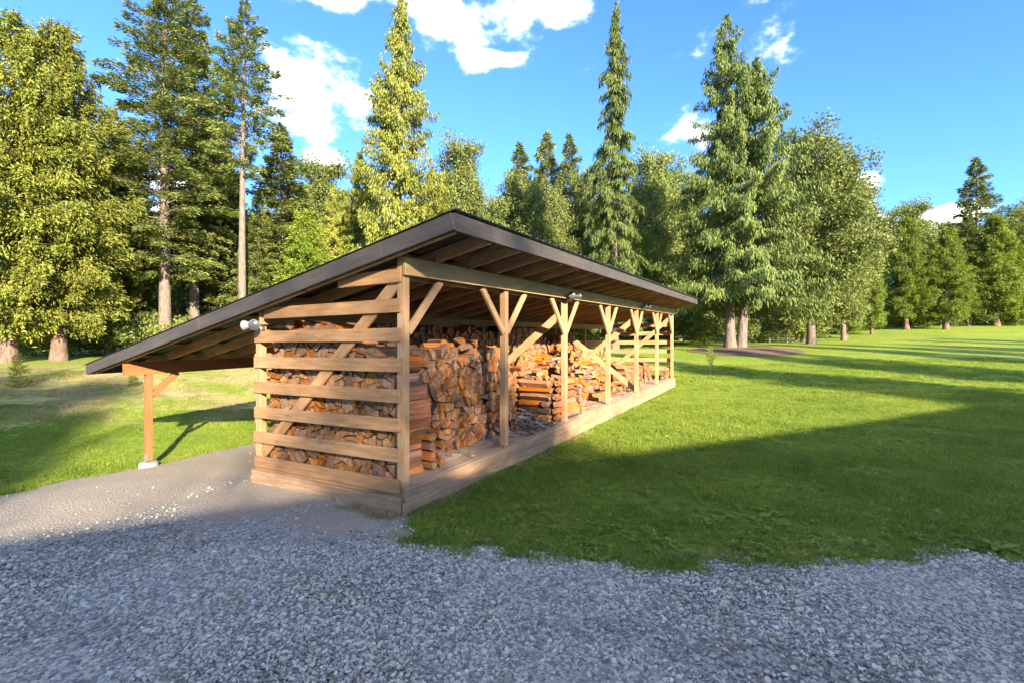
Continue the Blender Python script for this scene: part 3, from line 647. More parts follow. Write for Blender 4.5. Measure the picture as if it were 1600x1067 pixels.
# ------------------------------------------------------------------ firewood
rf = random.Random(21)
def clip(poly, nx_, ny_, d):
    out = []; n = len(poly)
    for i in range(n):
        p, q = poly[i], poly[(i + 1) % n]; a = p[0] * nx_ + p[1] * ny_ - d; b = q[0] * nx_ + q[1] * ny_ - d
        if a <= 0: out.append(p)
        if (a < 0) != (b < 0) and abs(a - b) > 1e-12:
            t = a / (a - b); out.append((p[0] + (q[0] - p[0]) * t, p[1] + (q[1] - p[1]) * t))
    return out
def cells(x0, x1, z0, top, size, seed):
    """cross-sections of split logs packed into a stack outline: x0..x1, z0..top(x)"""
    r = random.Random(seed); pts = []; zmax = max(top(x0 + (x1 - x0) * i / 40) for i in range(41)) + .35
    z = z0 + size * .45
    while z < zmax:
        x = x0 - size + r.uniform(0, size)
        while x < x1 + size:
            w = size * r.uniform(.65, 1.45)
            pts.append((x + w / 2, z + r.uniform(-.38, .38) * size, (w / size - 1) * .0022)); x += w
        z += size * .86
    res = []
    for i, (px, pz, pw_) in enumerate(pts):
        if not (x0 < px < x1 and z0 < pz < top(px)): continue
        poly = [(x0 - .07, z0), (x1 + .07, z0), (x1 + .07, zmax), (x0 - .07, zmax)]
        for j, (qx, qz, qw) in enumerate(pts):
            if j == i: continue
            dx, dz = qx - px, qz - pz; d2 = dx * dx + dz * dz
            if d2 > 9 * size * size: continue
            L = math.sqrt(d2); m_ = (d2 + pw_ - qw) / (2 * L)
            poly = clip(poly, dx / L, dz / L, (px * dx + pz * dz) / L + m_)
            if len(poly) < 3: break
        if len(poly) < 3: continue
        out = [poly[0]]
        for p in poly[1:]:
            if math.hypot(p[0] - out[-1][0], p[1] - out[-1][1]) > .022: out.append(p)
        if len(out) > 3 and math.hypot(out[0][0] - out[-1][0], out[0][1] - out[-1][1]) < .022: out.pop()
        if len(out) < 3: continue
        todo = [(out, 0)]
        while todo:                                            # rounds are split into halves, quarters and wedges
            pl, dp = todo.pop()
            ar = abs(sum(pl[i][0] * pl[(i + 1) % len(pl)][1] - pl[(i + 1) % len(pl)][0] * pl[i][1] for i in range(len(pl)))) / 2
            if ar > .0125 * (1 if dp == 0 else 1.5) * r.uniform(.6, 1.3) and dp < 2:
                mx_, mz_ = sum(p[0] for p in pl) / len(pl), sum(p[1] for p in pl) / len(pl); t = r.uniform(0, 3.14)
                ex = max(p[0] for p in pl) - min(p[0] for p in pl); ez = max(p[1] for p in pl) - min(p[1] for p in pl)
                if dp: t = 0 if ex > ez else 1.57; t += r.uniform(-.5, .5)
                nx_, nz_ = math.cos(t), math.sin(t); d_ = mx_ * nx_ + mz_ * nz_ + r.uniform(-.015, .015)
                for q in (clip(pl, nx_, nz_, d_ - .002), clip(pl, -nx_, -nz_, -d_ - .002)):
                    if len(q) >= 3: todo.append((q, dp + 1))
            elif ar > .0015: res.append(pl)
    return res
def log_geo(poly, L, r, shrink=.935):
    """split log: cross-section poly about its centre, axis X; returns centre, verts, faces, material indices"""
    cx_ = sum(p[0] for p in poly) / len(poly); cz = sum(p[1] for p in poly) / len(poly); n = len(poly); V, Fc, mi = [], [], []
    tl = r.uniform(-.12, .12), r.uniform(-.12, .12)
    for xi, (x, k_) in enumerate(((-L / 2, .97), (-L * .17, 1.0), (L * .2, 1.0), (L / 2, .97))):
        bx, bz = r.uniform(-.004, .004), r.uniform(-.004, .004)
        for (a, b) in poly:
            ex = (tl[0] * (a - cx_) + tl[1] * (b - cz) + r.uniform(-.006, .006)) if xi in (0, 3) else 0
            V.append((x + ex, (a - cx_) * shrink * k_ + bx, (b - cz) * shrink * k_ + bz))
    barks = set(); b0 = r.randrange(n)
    if r.random() < .62: barks.add(b0)
    if r.random() < .4: barks.add((b0 + 1) % n)
    for j in range(3):
        for i in range(n):
            a, b = j * n + i, j * n + (i + 1) % n; Fc.append([a, a + n, b + n, b]); mi.append(2 if i in barks else 0)
    c = len(V); V.append((-L / 2 + r.uniform(-.006, .003), 0, 0)); V.append((L / 2 + r.uniform(-.003, .006), 0, 0))
    for i in range(n):
        Fc.append([c, i, (i + 1) % n]); mi.append(1); Fc.append([c + 1, 3 * n + (i + 1) % n, 3 * n + i]); mi.append(1)
    return (cx_, cz), V, Fc, mi
FW = [M_SPLIT, M_END, M_BARK]
def log_attr(me, loc, rnd):
    a_ = me.attributes.new('loc', 'FLOAT_VECTOR', 'POINT'); a_.data.foreach_set('vector', np.asarray(loc, np.float32).ravel())
    a_ = me.attributes.new('rnd', 'FLOAT', 'POINT'); a_.data.foreach_set('value', np.asarray(rnd, np.float32)); return me
LOGS = []       # (score, matrix, V, F, mi, group key)
def add_log(M, geo, key, score): LOGS.append((score, M, geo[1], geo[2], geo[3], key))
def frame(X, Y, Z, loc): return Matrix(((X.x, Y.x, Z.x, loc.x), (X.y, Y.y, Z.y, loc.y), (X.z, Y.z, Z.z, loc.z), (0, 0, 0, 1)))
def stack_v(u0, u1, top, vfront, key, size, seed, depth=.4, zf=FZ, jit=.035):
    """logs lying across the shed: cut ends face the lawn; vfront may be a function of (u, z)"""
    r = random.Random(seed + 5)
    for poly in cells(u0, u1, zf + .004, top, size, seed):
        L = depth * r.uniform(.92, 1.06); g = log_geo(poly, L, r); (cu, cz) = g[0]
        vf = vfront(cu, cz) if callable(vfront) else vfront
        vc = vf + L / 2 + r.uniform(-jit, jit)
        add_log(frame(-VX, UX, ZV, S(cu, vc, cz)), g, key, vf)
def stack_u(v0, v1, top, ufront, key, size, seed, depth=.42, zf=FZ, jit=.03, face=-1):
    """logs lying along the shed: cut ends face the slatted end"""
    r = random.Random(seed + 5)
    for poly in cells(v0, v1, zf + .004, top, size, seed):
        L = depth * r.uniform(.92, 1.05); g = log_geo(poly, L, r); (cv, cz) = g[0]
        uc = ufront + L / 2 + r.uniform(-jit, jit)
        add_log(frame(UX, VX, ZV, S(uc, cv, cz)), g, key, cv)
def wig(x, a=.06): return a * math.sin(x * 5.3) + a * .6 * math.sin(x * 11.1 + 1)
stack_u(.16, 2.30, lambda v: 1.60 + .34 * min(1, max(0, (v - .2) / .9)) + wig(v, .04), .10, 'end', .165, 1)
stack_v(.60, 3.75, lambda u: (1.62 if u < 2.9 else 1.62 - (u - 2.9) * .95) + wig(u, .05), lambda u, z: (.52 if u < 2.2 else .52 - .14 * (min(u, 2.9) - 2.2) + .5 * max(0, u - 2.9)) + .17 * max(0, z - .4), 'front', .158, 2, jit=.05)
stack_v(.60, 3.3, lambda u: 1.66 + wig(u + 2, .06), 1.15, 'mid', .16, 3, zf=FZ + .78)
stack_v(.58, 7.0, lambda u: 2.0 + wig(u, .03), 1.88, 'back', .155, 4)
stack_v(7.0, 13.6, lambda u: 1.72 + wig(u, .05) if u < 9.6 else .85, 1.95, 'backfar', .16, 5)
stack_v(3.6, 5.9, lambda u: 1.22 - (u - 3.6) * .22 + wig(u), .95, 'step', .155, 8)
stack_v(5.05, 5.55, lambda u: 1.0 - (u - 5.05) * .5, .10, 'crib', .15, 7, depth=.38)
stack_v(9.75, 12.85, lambda u: .88 + wig(u, .05), .55, 'low', .15, 9)
# low corner crib beside the first post, and cribbed layers further in
def rough_poly(w, h, r, n=6):
    k_ = r.uniform(0, 1); 
    return [(w * .5 * math.cos(6.2832 * (i + k_) / n) * r.uniform(.88, 1.12), h * .5 * math.sin(6.2832 * (i + k_) / n) * r.uniform(.85, 1.15)) for i in range(n)]
def single(u, v, z, L, w, h, X, key, score=.1, n=5, roll=None, seed=None):
    r = rf; g = log_geo(rough_poly(w, h, r, n), L, r, 1.0)
    X = X.normalized(); Y = ZV.cross(X); Y.normalize(); Z = X.cross(Y)
    M = frame(X, Y, Z, S(u, v, z)) @ Matrix.Rotation(r.uniform(-.25, .25) if roll is None else roll, 4, 'X'); add_log(M, g, key, score)
z = FZ
for lay in range(7):                                           # crib at the corner: logs along u seen from their side, with ends between
    h = rf.uniform(.10, .125); sh = -lay * .012
    if lay < 4:
        for uu in (.65, .79):
            single(uu + .03 + sh, .34, z + h / 2, .40, .125, h, VX + UX * rf.uniform(-.08, .08), 'corner', .05)
    z += h * .97
z = FZ
for lay in range(6):
    h = rf.uniform(.115, .135)
    single(4.50 + rf.uniform(-.05, .05), .13 + rf.uniform(-.02, .02), z + h / 2, rf.uniform(.8, .95) if lay < 4 else .62, .15, h, UX + VX * rf.uniform(-.06, .06), 'crib', .05, 4, 0.1)
    single(4.50 + rf.uniform(-.05, .05), .32 + rf.uniform(-.02, .02), z + h / 2, rf.uniform(.8, .95), .15, h, UX + VX * rf.uniform(-.06, .06), 'crib', .2, 5)
    single(4.1, .55, z + h / 2, .6, .16, h, VX + UX * rf.uniform(-.2, .2), 'crib', .2, 5)
    z += h * .96
for lay in range(3):
    for uu in (13.15, 13.55):
        single(uu, .2, FZ + .065 + lay * .125, .46, .15, .125, UX + VX * rf.uniform(-.05, .05), 'pair', .05, 4, .1)
# logs on top of stacks
for (u, v, z_, L, a) in [(1.0, .85, 1.70, .5, .3), (1.7, .9, 1.71, .46, 2.6), (2.4, .85, 1.70, .44, .2), (.34, 2.0, 2.03, .42, .1), (.36, 1.72, 2.02, .42, .15), (1.3, 1.3, 1.78, .45, .5), (2.2, 1.3, 1.76, .42, 1.2), (2.8, 1.3, 1.78, .42, .3),
                         (3.5, .9, 1.12, .5, 1.1), (3.8, 1.0, 1.3, .5, .4), (4.3, 1.1, 1.24, .45, 1.3), (4.7, 1.05, 1.14, .45, .2), (5.2, 1.1, 1.08, .42, .9)]:
    single(u, v, z_, L, .16, .12, UX * math.cos(a) + VX * math.sin(a), 'front' if u < 3 else 'step', .4, 5)
# tumbled heap towards the middle of the shed
def heap_h(u, v):
    k_ = max(0, min(1, (v - .55 - .12 * math.sin(u * 2.1)) / 1.3)); e = max(0, min(1, (u - 5.9) / .8)) * max(0, min(1, (10.4 - u) / 1.6))
    return FZ + 1.15 * k_ * e
for i in range(330):
    u = rf.uniform(6.1, 10.2); v = .5 + 1.4 * rf.random() ** 1.15; h = heap_h(u, v)
    if h < FZ + .06 and rf.random() < .55: continue
    a = rf.uniform(0, 6.28); w = rf.uniform(.08, .16); sl = rf.uniform(-.25, .15)
    single(u, v, max(FZ + w * .42, h - rf.uniform(-.03, .1)), rf.uniform(.32, .44), w, w * rf.uniform(.7, 1), UX * math.cos(a) + VX * math.sin(a) + ZV * (sl if h > FZ + .2 else 0), 'heap', v, rf.choice((4, 5, 5, 6)), rf.uniform(0, 6))
INFO = {'end': ('split firewood log behind the slats of the near end wall', 'logs behind the near slats'),
        'front': ('split firewood log in the tall front stack between first and second posts', 'logs in the tall front stack'),
        'mid': ('split firewood log in the second row behind the tall front stack', 'logs in the second row'),
        'back': ('split firewood log in the high back row under the rear beam', 'logs in the high back row'),
        'backfar': ('split firewood log in the back row behind the tumbled heap', 'logs in the far back row'),
        'step': ('split firewood log in the stepped stack just past the second post', 'logs in the stepped stack'),
        'crib': ('split firewood log in the cribbed block beside the third post', 'logs in the cribbed block'),
        'corner': ('split firewood log at the low corner crib beside the first post', 'logs in the corner crib'),
        'low': ('split firewood log in the low stack toward the far end of the shed', 'logs in the low far stack'),
        'pair': ('thick split log laid lengthwise by the last post of the shed', 'thick logs by the last post'),
        'heap': ('split firewood log tumbled on the sunlit heap in mid shed', 'logs on the tumbled heap')}
# the ~300 that show largest become things of their own
def shown(l):
    p = l[1].translation; d = math.hypot(p.x, p.y); key = l[5]
    hid = {'end': 1.4, 'front': 1.0, 'corner': .6, 'crib': .6, 'step': 1.25, 'mid': 2.0, 'back': 2.2, 'backfar': 3.5, 'low': 1.0, 'heap': 1.1, 'pair': .8}[key]
    if key == 'step' and l[0] > .9: hid = 1.8
    return d * hid
LOGS.sort(key=shown)
rest = {}
for i, (sc0, M, V_, F_, mi, key) in enumerate(LOGS):
    if i < 298:
        o = link('firewood_log', log_attr(mesh_np('firewood_log', V_, F_, FW, mi), V_, [rf.random()] * len(V_))); o.matrix_world = M
        hz_ = M.translation.z; lab, grp = INFO[key]
        if key in ('front', 'end', 'step', 'crib', 'heap', 'back'):
            w_ = 'low' if hz_ < .72 else ('halfway up' if hz_ < 1.2 else 'high'); lab = lab.replace(' log ', ' log ' + w_ + ' ', 1)
            if key == 'front':
                uu = (M.translation - C0).dot(UX); lab = lab.replace('between first and second posts', 'nearest the first post' if uu < 1.4 else ('midway to the second post' if uu < 2.2 else 'around the second post'))
            grp = lab.replace('split firewood log', 'logs')
        tag(o, lab, 'firewood', grp)
    else: rest.setdefault(key, []).append((M, V_, F_, mi))
for key, ls in rest.items():
    VV, FF, MI, LO, RN = [], [], [], [], []
    for (M, V_, F_, mi) in ls:
        b0 = len(VV); VV += [tuple(M @ Vector(v)) for v in V_]; FF += [[b0 + q for q in f] for f in F_]; MI += mi; LO += list(V_); RN += [rf.random()] * len(V_)
    o = link('firewood_pile', log_attr(mesh_np('firewood_pile', VV, FF, FW, MI), LO, RN)); tag(o, INFO[key][0].replace('split firewood log', 'mass of split firewood'), 'firewood', kind='stuff')
# bark scraps and kindling on the floor
def M_k(nt, p):
    g = noise(nt, mapping(nt, (20, 20, 20)).outputs[0], 1, 5); gi = nd(nt, 'ShaderNodeNewGeometry')
    nt.links.new(ramp(nt, gi.outputs['Random Per Island'], [(0, (.13, .085, .055)), (.4, (.25, .17, .11)), (.7, (.34, .28, .22)), (1, (.45, .28, .13))]), p.inputs['Base Color']); p.inputs['Roughness'].default_value = .9
M_KIND = mat('bark_and_kindling', M_k)
VV, FF = [], []
def sliver(P, X, L, w, t):
    X = X.normalized(); Y = ZV.cross(X); Y.normalize(); Z = X.cross(Y); Z = Matrix.Rotation(rf.uniform(-.9, .9), 3, X) @ Z; Y = Z.cross(X); b0 = len(VV)
    for a in (-1, 0, 1):
        bend = rf.uniform(-.12, .12) * L * (a == 0)
        for (y_, z_) in ((-1, -1), (1, -1), (1, 1), (-1, 1)): VV.append(tuple(P + X * a * L / 2 + Y * (y_ * w / 2 + bend) + Z * (z_ * t / 2)))
    for j in (0, 4):
        for i in range(4): FF.append([b0 + j + i, b0 + j + (i + 1) % 4, b0 + j + 4 + (i + 1) % 4, b0 + j + 4 + i])
    FF.append([b0 + 3, b0 + 2, b0 + 1, b0]); FF.append([b0 + 8, b0 + 9, b0 + 10, b0 + 11])
for i in range(340):
    u = rf.gauss(3.45, .32); v = min(.85, max(.05, rf.gauss(.38, .18))); hh = max(0, .28 - .5 * abs(u - 3.5) - .35 * abs(v - .45)) * rf.random()
    a = rf.uniform(0, 6.28); L = rf.uniform(.06, .30); sliver(S(u, v, FZ + .012 + hh), UX * math.cos(a) + VX * math.sin(a) + ZV * rf.uniform(-.3, .3) * (hh > .03), L, rf.uniform(.01, .035), rf.uniform(.004, .012))
for i in range(160):
    u = rf.uniform(.3, 13.4); v = rf.uniform(.1, .6); a = rf.uniform(0, 6.28); sliver(S(u, v, FZ + .008), UX * math.cos(a) + VX * math.sin(a), rf.uniform(.03, .16), rf.uniform(.008, .03), .006)
o = link('kindling_scraps', mesh_np('kindling_scraps', VV, FF, [M_KIND])); tag(o, 'grey bark scraps and kindling strewn on the shed floor', 'kindling', kind='stuff')

# ------------------------------------------------------------------ trees
def unit(v): return v / np.maximum(np.linalg.norm(v, axis=-1, keepdims=True), 1e-6)
class Cards:
    def __init__(s): s.P, s.D, s.N, s.L, s.W = [], [], [], [], []
    def add(s, P, D, N, L, W): s.P.append(P); s.D.append(D); s.N.append(N); s.L.append(L); s.W.append(W)
    def mesh(s, name, m):
        P, D, N = np.concatenate(s.P), unit(np.concatenate(s.D)), np.concatenate(s.N); L, W_ = np.concatenate(s.L)[:, None], np.concatenate(s.W)[:, None]
        Sd = unit(np.cross(D, N)); n = len(P); bend = unit(np.cross(Sd, D)) * L * .12
        V = np.stack([P, P + D * L * .55 + Sd * W_ / 2 + bend, P + D * L, P + D * L * .5 - Sd * W_ / 2 + bend], 1).reshape(-1, 3)
        return mesh_np(name, V, np.arange(n * 4).reshape(-1, 4), [m])
def tube(V, Fc, pts, rad, seg=6):
    b0 = len(V); pts = [Vector(p) for p in pts]
    for i, p in enumerate(pts):
        d = (pts[min(i + 1, len(pts) - 1)] - pts[max(i - 1, 0)]).normalized(); a = d.orthogonal().normalized(); b = d.cross(a)
        if i and a.dot(pa) < 0: pass
        pa = a
        if abs(d.z) > .8: a = Vector((1, 0, 0)); a = (a - d * a.dot(d)).normalized(); b = d.cross(a)
        for k_ in range(seg): t = 6.2832 * k_ / seg; V.append(tuple(p + (a * math.cos(t) + b * math.sin(t)) * rad[i]))
    for i in range(len(pts) - 1):
        for k_ in range(seg):
            q, w = b0 + i * seg + k_, b0 + i * seg + (k_ + 1) % seg; Fc.append([q, w, w + seg, q + seg])
def trunk_geo(V, Fc, H, r0, rng, sway=.15, lean=(0, 0), seg=12):
    n = 14; ph = rng.uniform(0, 6.28, 2)
    def c(t): return np.array([lean[0] * t * H + sway * math.sin(3 * t + ph[0]) * t, lean[1] * t * H + sway * math.sin(2.5 * t + ph[1]) * t, t * H - .25 * (t == 0)])
    ts = np.r_[0, .006, .015, .03, .05, np.linspace(.09, 1, n)]; tube(V, Fc, [c(t) for t in ts], [r0 * ((1 - t) ** .85 * .95 + .03) * (1 + .38 * math.exp(-t * H / (1.6 * r0 + .02))) * rng.uniform(.96, 1.04) for t in ts], seg)
    return c
DM, SM = 2.5, .74
def conifer(name, seed, H, cb, Rm, prof, step, nb, elev, droop, style, dens, Lc, Wc, leaf, bark, r0, lean=(0, 0), ragged=.35, upturn=0.0, dm=1.0, sm=1.0, zj=.04):
    rng = np.random.default_rng(seed); V, Fc = [], []; c = trunk_geo(V, Fc, H, r0, rng, lean=lean); cd = Cards()
    z = cb
    while z < H - .15:
        t = (z - cb) / (H - cb); m = max(2, int(round(nb * (1 - .45 * t)))); a0 = rng.uniform(0, 6.28)
        for k_ in range(m):
            az = a0 + 6.2832 * k_ / m + rng.normal(0, .35); L = max(.12, Rm * prof(t) * rng.uniform(1 - ragged, 1 + ragged * .5)); zz = z + rng.uniform(-.5, .5) * step
            base = c(min(.995, max(0.01, zz / H))); o_ = np.array([math.cos(az), math.sin(az), 0]); sd = np.array([-o_[1], o_[0], 0])
            e = elev + rng.normal(0, .08) + .5 * t * (1 if elev > -.2 else .6)
            n = int(L * dens * DM * dm * rng.uniform(.75, 1.2)) + 8
            s = rng.uniform(.06 if L < 1.2 else .16, 1, n) ** .75
            zof = e * s * L - droop * L * s ** 2 + upturn * L * s ** 4
            lat = rng.uniform(-1, 1, n) * (.30 * L * (1.08 - s) * np.minimum(1, s * 3) + .05)
            P = base + o_ * (s * L)[:, None] + sd * lat[:, None]; P[:, 2] += zof - np.abs(lat) * .18 + rng.normal(0, zj, n)
            sl = (e - 2 * droop * s)[:, None]
            if style == 'flat':
                D = o_ * rng.uniform(.5, 1.1, n)[:, None] + sd * (np.sign(lat) * rng.uniform(.2, .9, n))[:, None]; D[:, 2] += (sl[:, 0] * .8 + rng.normal(-.12, .22, n))
                N = np.tile(np.array([0, 0, 1.0]), (n, 1)) + rng.normal(0, .8, (n, 3))
            elif style == 'hang':
                D = o_ * rng.uniform(.0, .6, n)[:, None] + sd * rng.normal(0, .25, n)[:, None]; D[:, 2] -= rng.uniform(.5, 1.3, n)
                N = o_ + rng.normal(0, .7, (n, 3))
            else:
                D = o_ * rng.uniform(.2, .9, n)[:, None] + sd * (np.sign(lat) * rng.uniform(0, .7, n))[:, None]; D[:, 2] -= rng.uniform(-.1, .9, n)
                N = o_ * .5 + np.array([0, 0, .5]) + rng.normal(0, .6, (n, 3))
            cd.add(P, D, N, Lc * SM * sm * rng.uniform(.55, 1.25, n), Wc * SM * sm * .66 * rng.uniform(.6, 1.3, n))
            if L > .8:
                q = [tuple(base + o_ * L * a + np.array([0, 0, e * a * L - droop * L * a * a + upturn * L * a ** 4])) for a in (0, .4, .8)]
                tube(V, Fc, q, [.018 + .009 * L, .012 + .005 * L, .006], 4)
        z += step * (1 - .45 * t)
    n = 40; P = np.array([c(.97 + .03 * a) for a in rng.uniform(0, 1, n)]); D = rng.normal(0, .5, (n, 3)); D[:, 2] = np.abs(D[:, 2]) + .3
    cd.add(P, D, rng.normal(0, 1, (n, 3)), Lc * rng.uniform(.4, .8, n), Wc * rng.uniform(.5, 1, n))
    return {'name': name, 'H': H, 'parts': [('trunk', mesh_np('trunk', V, Fc, [bark], smooth=True)), ('crown', cd.mesh('crown', leaf))]}
def broadleaf(name, seed, H, cb, Rm, ncl, nleaf, crad, Ls, leaf, bark, r0, flat=1.0, trunk=True, hollow=.45):
    rng = np.random.default_rng(seed); V, Fc = [], []; cd = Cards()
    c = trunk_geo(V, Fc, H * .9, r0, rng, sway=.03 * H)
    cz, hz_ = (cb + H) / 2, (H - cb) / 2
    for i in range(ncl):
        d = rng.normal(0, 1, 3); d /= np.linalg.norm(d); rr_ = rng.uniform(hollow, .95) * (1 + .16 * math.sin(3 * d[0] * 2 + seed) + .12 * math.sin(7 * d[2] + seed))
        t = (d[2] * rr_ + 1) / 2; wr = 1 - .35 * max(0, t - .4) - .25 * max(0, .35 - t)
        ctr = np.array([d[0] * rr_ * Rm * wr, d[1] * rr_ * Rm * wr, cz + d[2] * rr_ * hz_])
        n = int(nleaf * rng.uniform(.6, 1.3)); cr = crad * rng.uniform(.7, 1.35)
        P = ctr + np.clip(rng.normal(0, 1, (n, 3)), -1.5, 1.5) * cr * np.array([.62, .62, .45 * flat]); D = rng.normal(0, 1, (n, 3)); D[:, 2] -= .35
        N = rng.normal(0, .8, (n, 3)) + np.array([0, 0, .8]); cd.add(P, D, N, Ls * rng.uniform(.6, 1.3, n), Ls * .62 * rng.uniform(.7, 1.2, n))
        if i % 3 == 0:
            b = c(min(.95, max(.1, (ctr[2] - .35 * np.hypot(ctr[0], ctr[1]) - .4) / (H * .9)))); m = (b + ctr) / 2 + np.array([0, 0, -.12]) * np.linalg.norm(ctr - b); tube(V, Fc, [tuple(b), tuple(m), tuple(ctr)], [r0 * .34, r0 * .2, r0 * .05], 5)
    return {'name': name, 'H': H, 'parts': [('trunk', mesh_np('trunk', V, Fc, [bark], smooth=True)), ('crown', cd.mesh('crown', leaf))]}

cone = lambda p, b=.06: (lambda t: (1 - t) ** p * (1 - b) + b * (1 - t))
dome = lambda t: min(1, .45 + 1.5 * t) * (1 - t) ** .62
midw = lambda t: (.55 + 1.6 * t if t < .3 else 1.03 * ((1 - t) / .7) ** .75)
PT = {}
PT['fir'] = conifer('fir_tree', 1, 26, 5.5, 4.0, midw, .52, 6, .10, .26, 'flat', 26, .50, .20, L_FIR, B_FIR, .36, ragged=.6, dm=1.5, sm=.75, zj=.10)
PT['firslim'] = conifer('fir_tree', 2, 22, 11.5, 2.7, midw, .50, 6, .16, .24, 'flat', 32, .42, .17, L_FIR, B_FIR, .28, ragged=.6, dm=1.3, sm=.8, zj=.08)
PT['firfull'] = conifer('fir_tree', 3, 18, 1.2, 3.7, cone(.75), .40, 7, .05, .22, 'flat', 26, .46, .19, L_FIR, B_FIR, .28, ragged=.5, zj=.12)
PT['cedar'] = conifer('cedar_tree', 4, 18, 1.7, 4.7, dome, .42, 8, .02, .20, 'cedar', 25, .50, .21, L_CEDAR, B_CEDAR, .34, ragged=.5, upturn=.12, dm=1.9, sm=.68, zj=.2)
PT['cedartall'] = conifer('cedar_tree', 5, 22, 2.0, 3.6, lambda t: (1 - t) ** .72 * (1 + .16 * math.sin(t * 21)), .40, 7, .05, .25, 'hang', 27, .46, .19, L_CEDAR, B_CEDAR, .38, ragged=.6, upturn=.15, dm=1.7, sm=.72, zj=.16)
PT['weeping'] = conifer('spruce_tree', 6, 22, 2.5, 2.5, lambda t: (1 - t) ** .72 * (1 + .14 * math.sin(t * 17)), .38, 6, -.15, .45, 'hang', 34, .55, .15, L_SPRUCE, B_FIR, .30, ragged=.55, dm=1.4, sm=.8, zj=.12)
PT['spire'] = conifer('spire_tree', 7, 18, 3, 2.0, cone(.9), .5, 5, .05, .25, 'flat', 28, .45, .17, L_FIR, B_FIR, .2, ragged=.5)
PT['youngcedar'] = conifer('cedar_tree', 8, 11, 1.3, 3.1, lambda t: min(1, .7 + t) * (1 - t) ** .6, .34, 8, .05, .15, 'cedar', 27, .45, .19, L_BUSH, B_CEDAR, .26, ragged=.45, upturn=.1, dm=1.4, sm=.75, zj=.15)
PT['alder'] = broadleaf('broadleaf_tree', 9, 15, 3.5, 3.0, 190, 240, .66, .19, L_BROAD, B_PALE, .2)
PT['poplar'] = broadleaf('broadleaf_tree', 10, 16, 1.2, 3.8, 230, 240, .78, .20, L_BROAD, B_FIR, .25)
PT['maple'] = broadleaf('broadleaf_tree', 11, 12, 1.0, 3.6, 170, 220, .7, .18, L_BUSH, B_PALE, .18)
PT['shrub'] = broadleaf('shrub', 12, 2.6, .0, 1.5, 55, 90, .38, .15, L_BUSH, B_PALE, .03, hollow=.2)
PT['shrub2'] = broadleaf('shrub', 13, 2.2, .0, 1.7, 55, 90, .36, .14, L_BROAD, B_PALE, .03, hollow=.2)
PT['sapling'] = broadleaf('sapling', 14, 1.5, .35, .32, 34, 26, .10, .055, L_BUSH, B_PALE, .014)
PT['firsapling'] = conifer('fir_sapling', 15, 2.2, .15, .75, cone(.8), .16, 6, .15, .1, 'flat', 40, .16, .07, L_CEDAR, B_FIR, .03)
PT['thin'] = broadleaf('broadleaf_tree', 16, 15, 7.0, 3.6, 70, 80, .9, .22, L_BROAD, B_PALE, .22)

def put(key, x, y, H, wid=1.0, label=None, cat='tree', group=None, rot=None, z=None, name=None):
    p = PT[key]; o = empty(name or p['name'], (x, y, (g1(x, y) if z is None else z))); s = H / p['H']
    o.scale = (s * wid, s * wid, s); o.rotation_euler = (0, 0, random.uniform(0, 6.28) if rot is None else rot)
    for nm, me in p['parts']: link(nm, me, o)
    tag(o, label, cat, group); return o
def putpx(key, px, D, ytop, wid=1.0, label=None, **k):
    """tree whose trunk stands at photo column px, D metres out, its top at photo row ytop"""
    x = (px - CX) / F * D; z = g1(x, D); return put(key, x, D, CAMH + (HZ - ytop) * D / F - z, wid, label, **k)

# left
putpx('cedar', 14, 23.5, 25, 1.0, 'broad bright yellow green cedar at the left edge of the photo')
putpx('cedar', 92, 25, 40, .98, 'broad yellow green cedar with thick pale trunk, right of the leftmost cedar')
putpx('cedar', -120, 27, 60, 1.0, 'yellow green cedar partly cut by the left edge')
putpx('cedar', 172, 30, 175, .85, 'lower cedar filling between the leftmost cedars and the tall firs')
putpx('fir', 258, 29, -45, 1.12, 'tallest dark fir on the left with bare pale trunk low down')
putpx('fir', 304, 32, -5, .95, 'dark fir close behind and right of the tallest left fir')
putpx('firslim', 379, 28, 6, .95, 'slim dark fir with a long bare pale trunk rising behind the low roof')
putpx('firfull', 330, 37, 170, 1.0, 'full dark fir behind the bare trunks on the left')
putpx('firfull', 440, 33, 195, 1.15, 'olive green conifer right of the slim bare trunked fir')
putpx('alder', 500, 38, 238, 1.0, 'olive broadleaf tree left of the tall middle cedar')
putpx('firfull', 218, 31, 330, .8, 'shaded dark conifer low between the left cedars and firs')
putpx('firfull', 352, 35, 235, 1.0, 'dark full conifer filling behind the slim bare trunked fir')
putpx('firfull', 405, 31, 300, .9, 'mid green conifer low beside the bare trunk behind the rake')
putpx('youngcedar', 480, 30, 330, 1.0, 'bright green cedar low behind the middle of the rake')
# middle
putpx('cedartall', 672, 33, 262, 1.3, 'shorter cedar filling just right of the tall ragged cedar')
putpx('cedartall', 520, 33, 290, 1.3, 'low yellow green cedar between the olive broadleaf and the rake')
putpx('cedartall', 622, 29, -2, 1.0, 'tall ragged yellow green cedar rising behind the roof peak')
putpx('cedartall', 560, 35, 240, 1.25, 'shorter cedar just left of the tall ragged cedar')
putpx('alder', 716, 37, 212, .8, 'olive broadleaf tree just right of the tall ragged cedar')
putpx('poplar', 800, 44, 255, .85, 'pale olive broadleaf tree behind the roof, left of the spires')
putpx('firfull', 812, 50, 226, 1.0, 'leftmost of three distant dark spire conifers behind the roof')
putpx('firfull', 855, 49, 206, .9, 'middle one of three distant dark spire conifers behind the roof')
putpx('firfull', 890, 46, 212, .85, 'rightmost of three distant dark spire conifers, nearest the weeping spruce')
putpx('poplar', 848, 41, 262, .8, 'pale olive broadleaf tree below the middle distant spire')
putpx('alder', 912, 43, 262, .7, 'olive broadleaf tree just left of the weeping spruce')
putpx('weeping', 960, 30, 10, .92, 'tall narrow weeping spruce with drooping branches behind the shed roof')
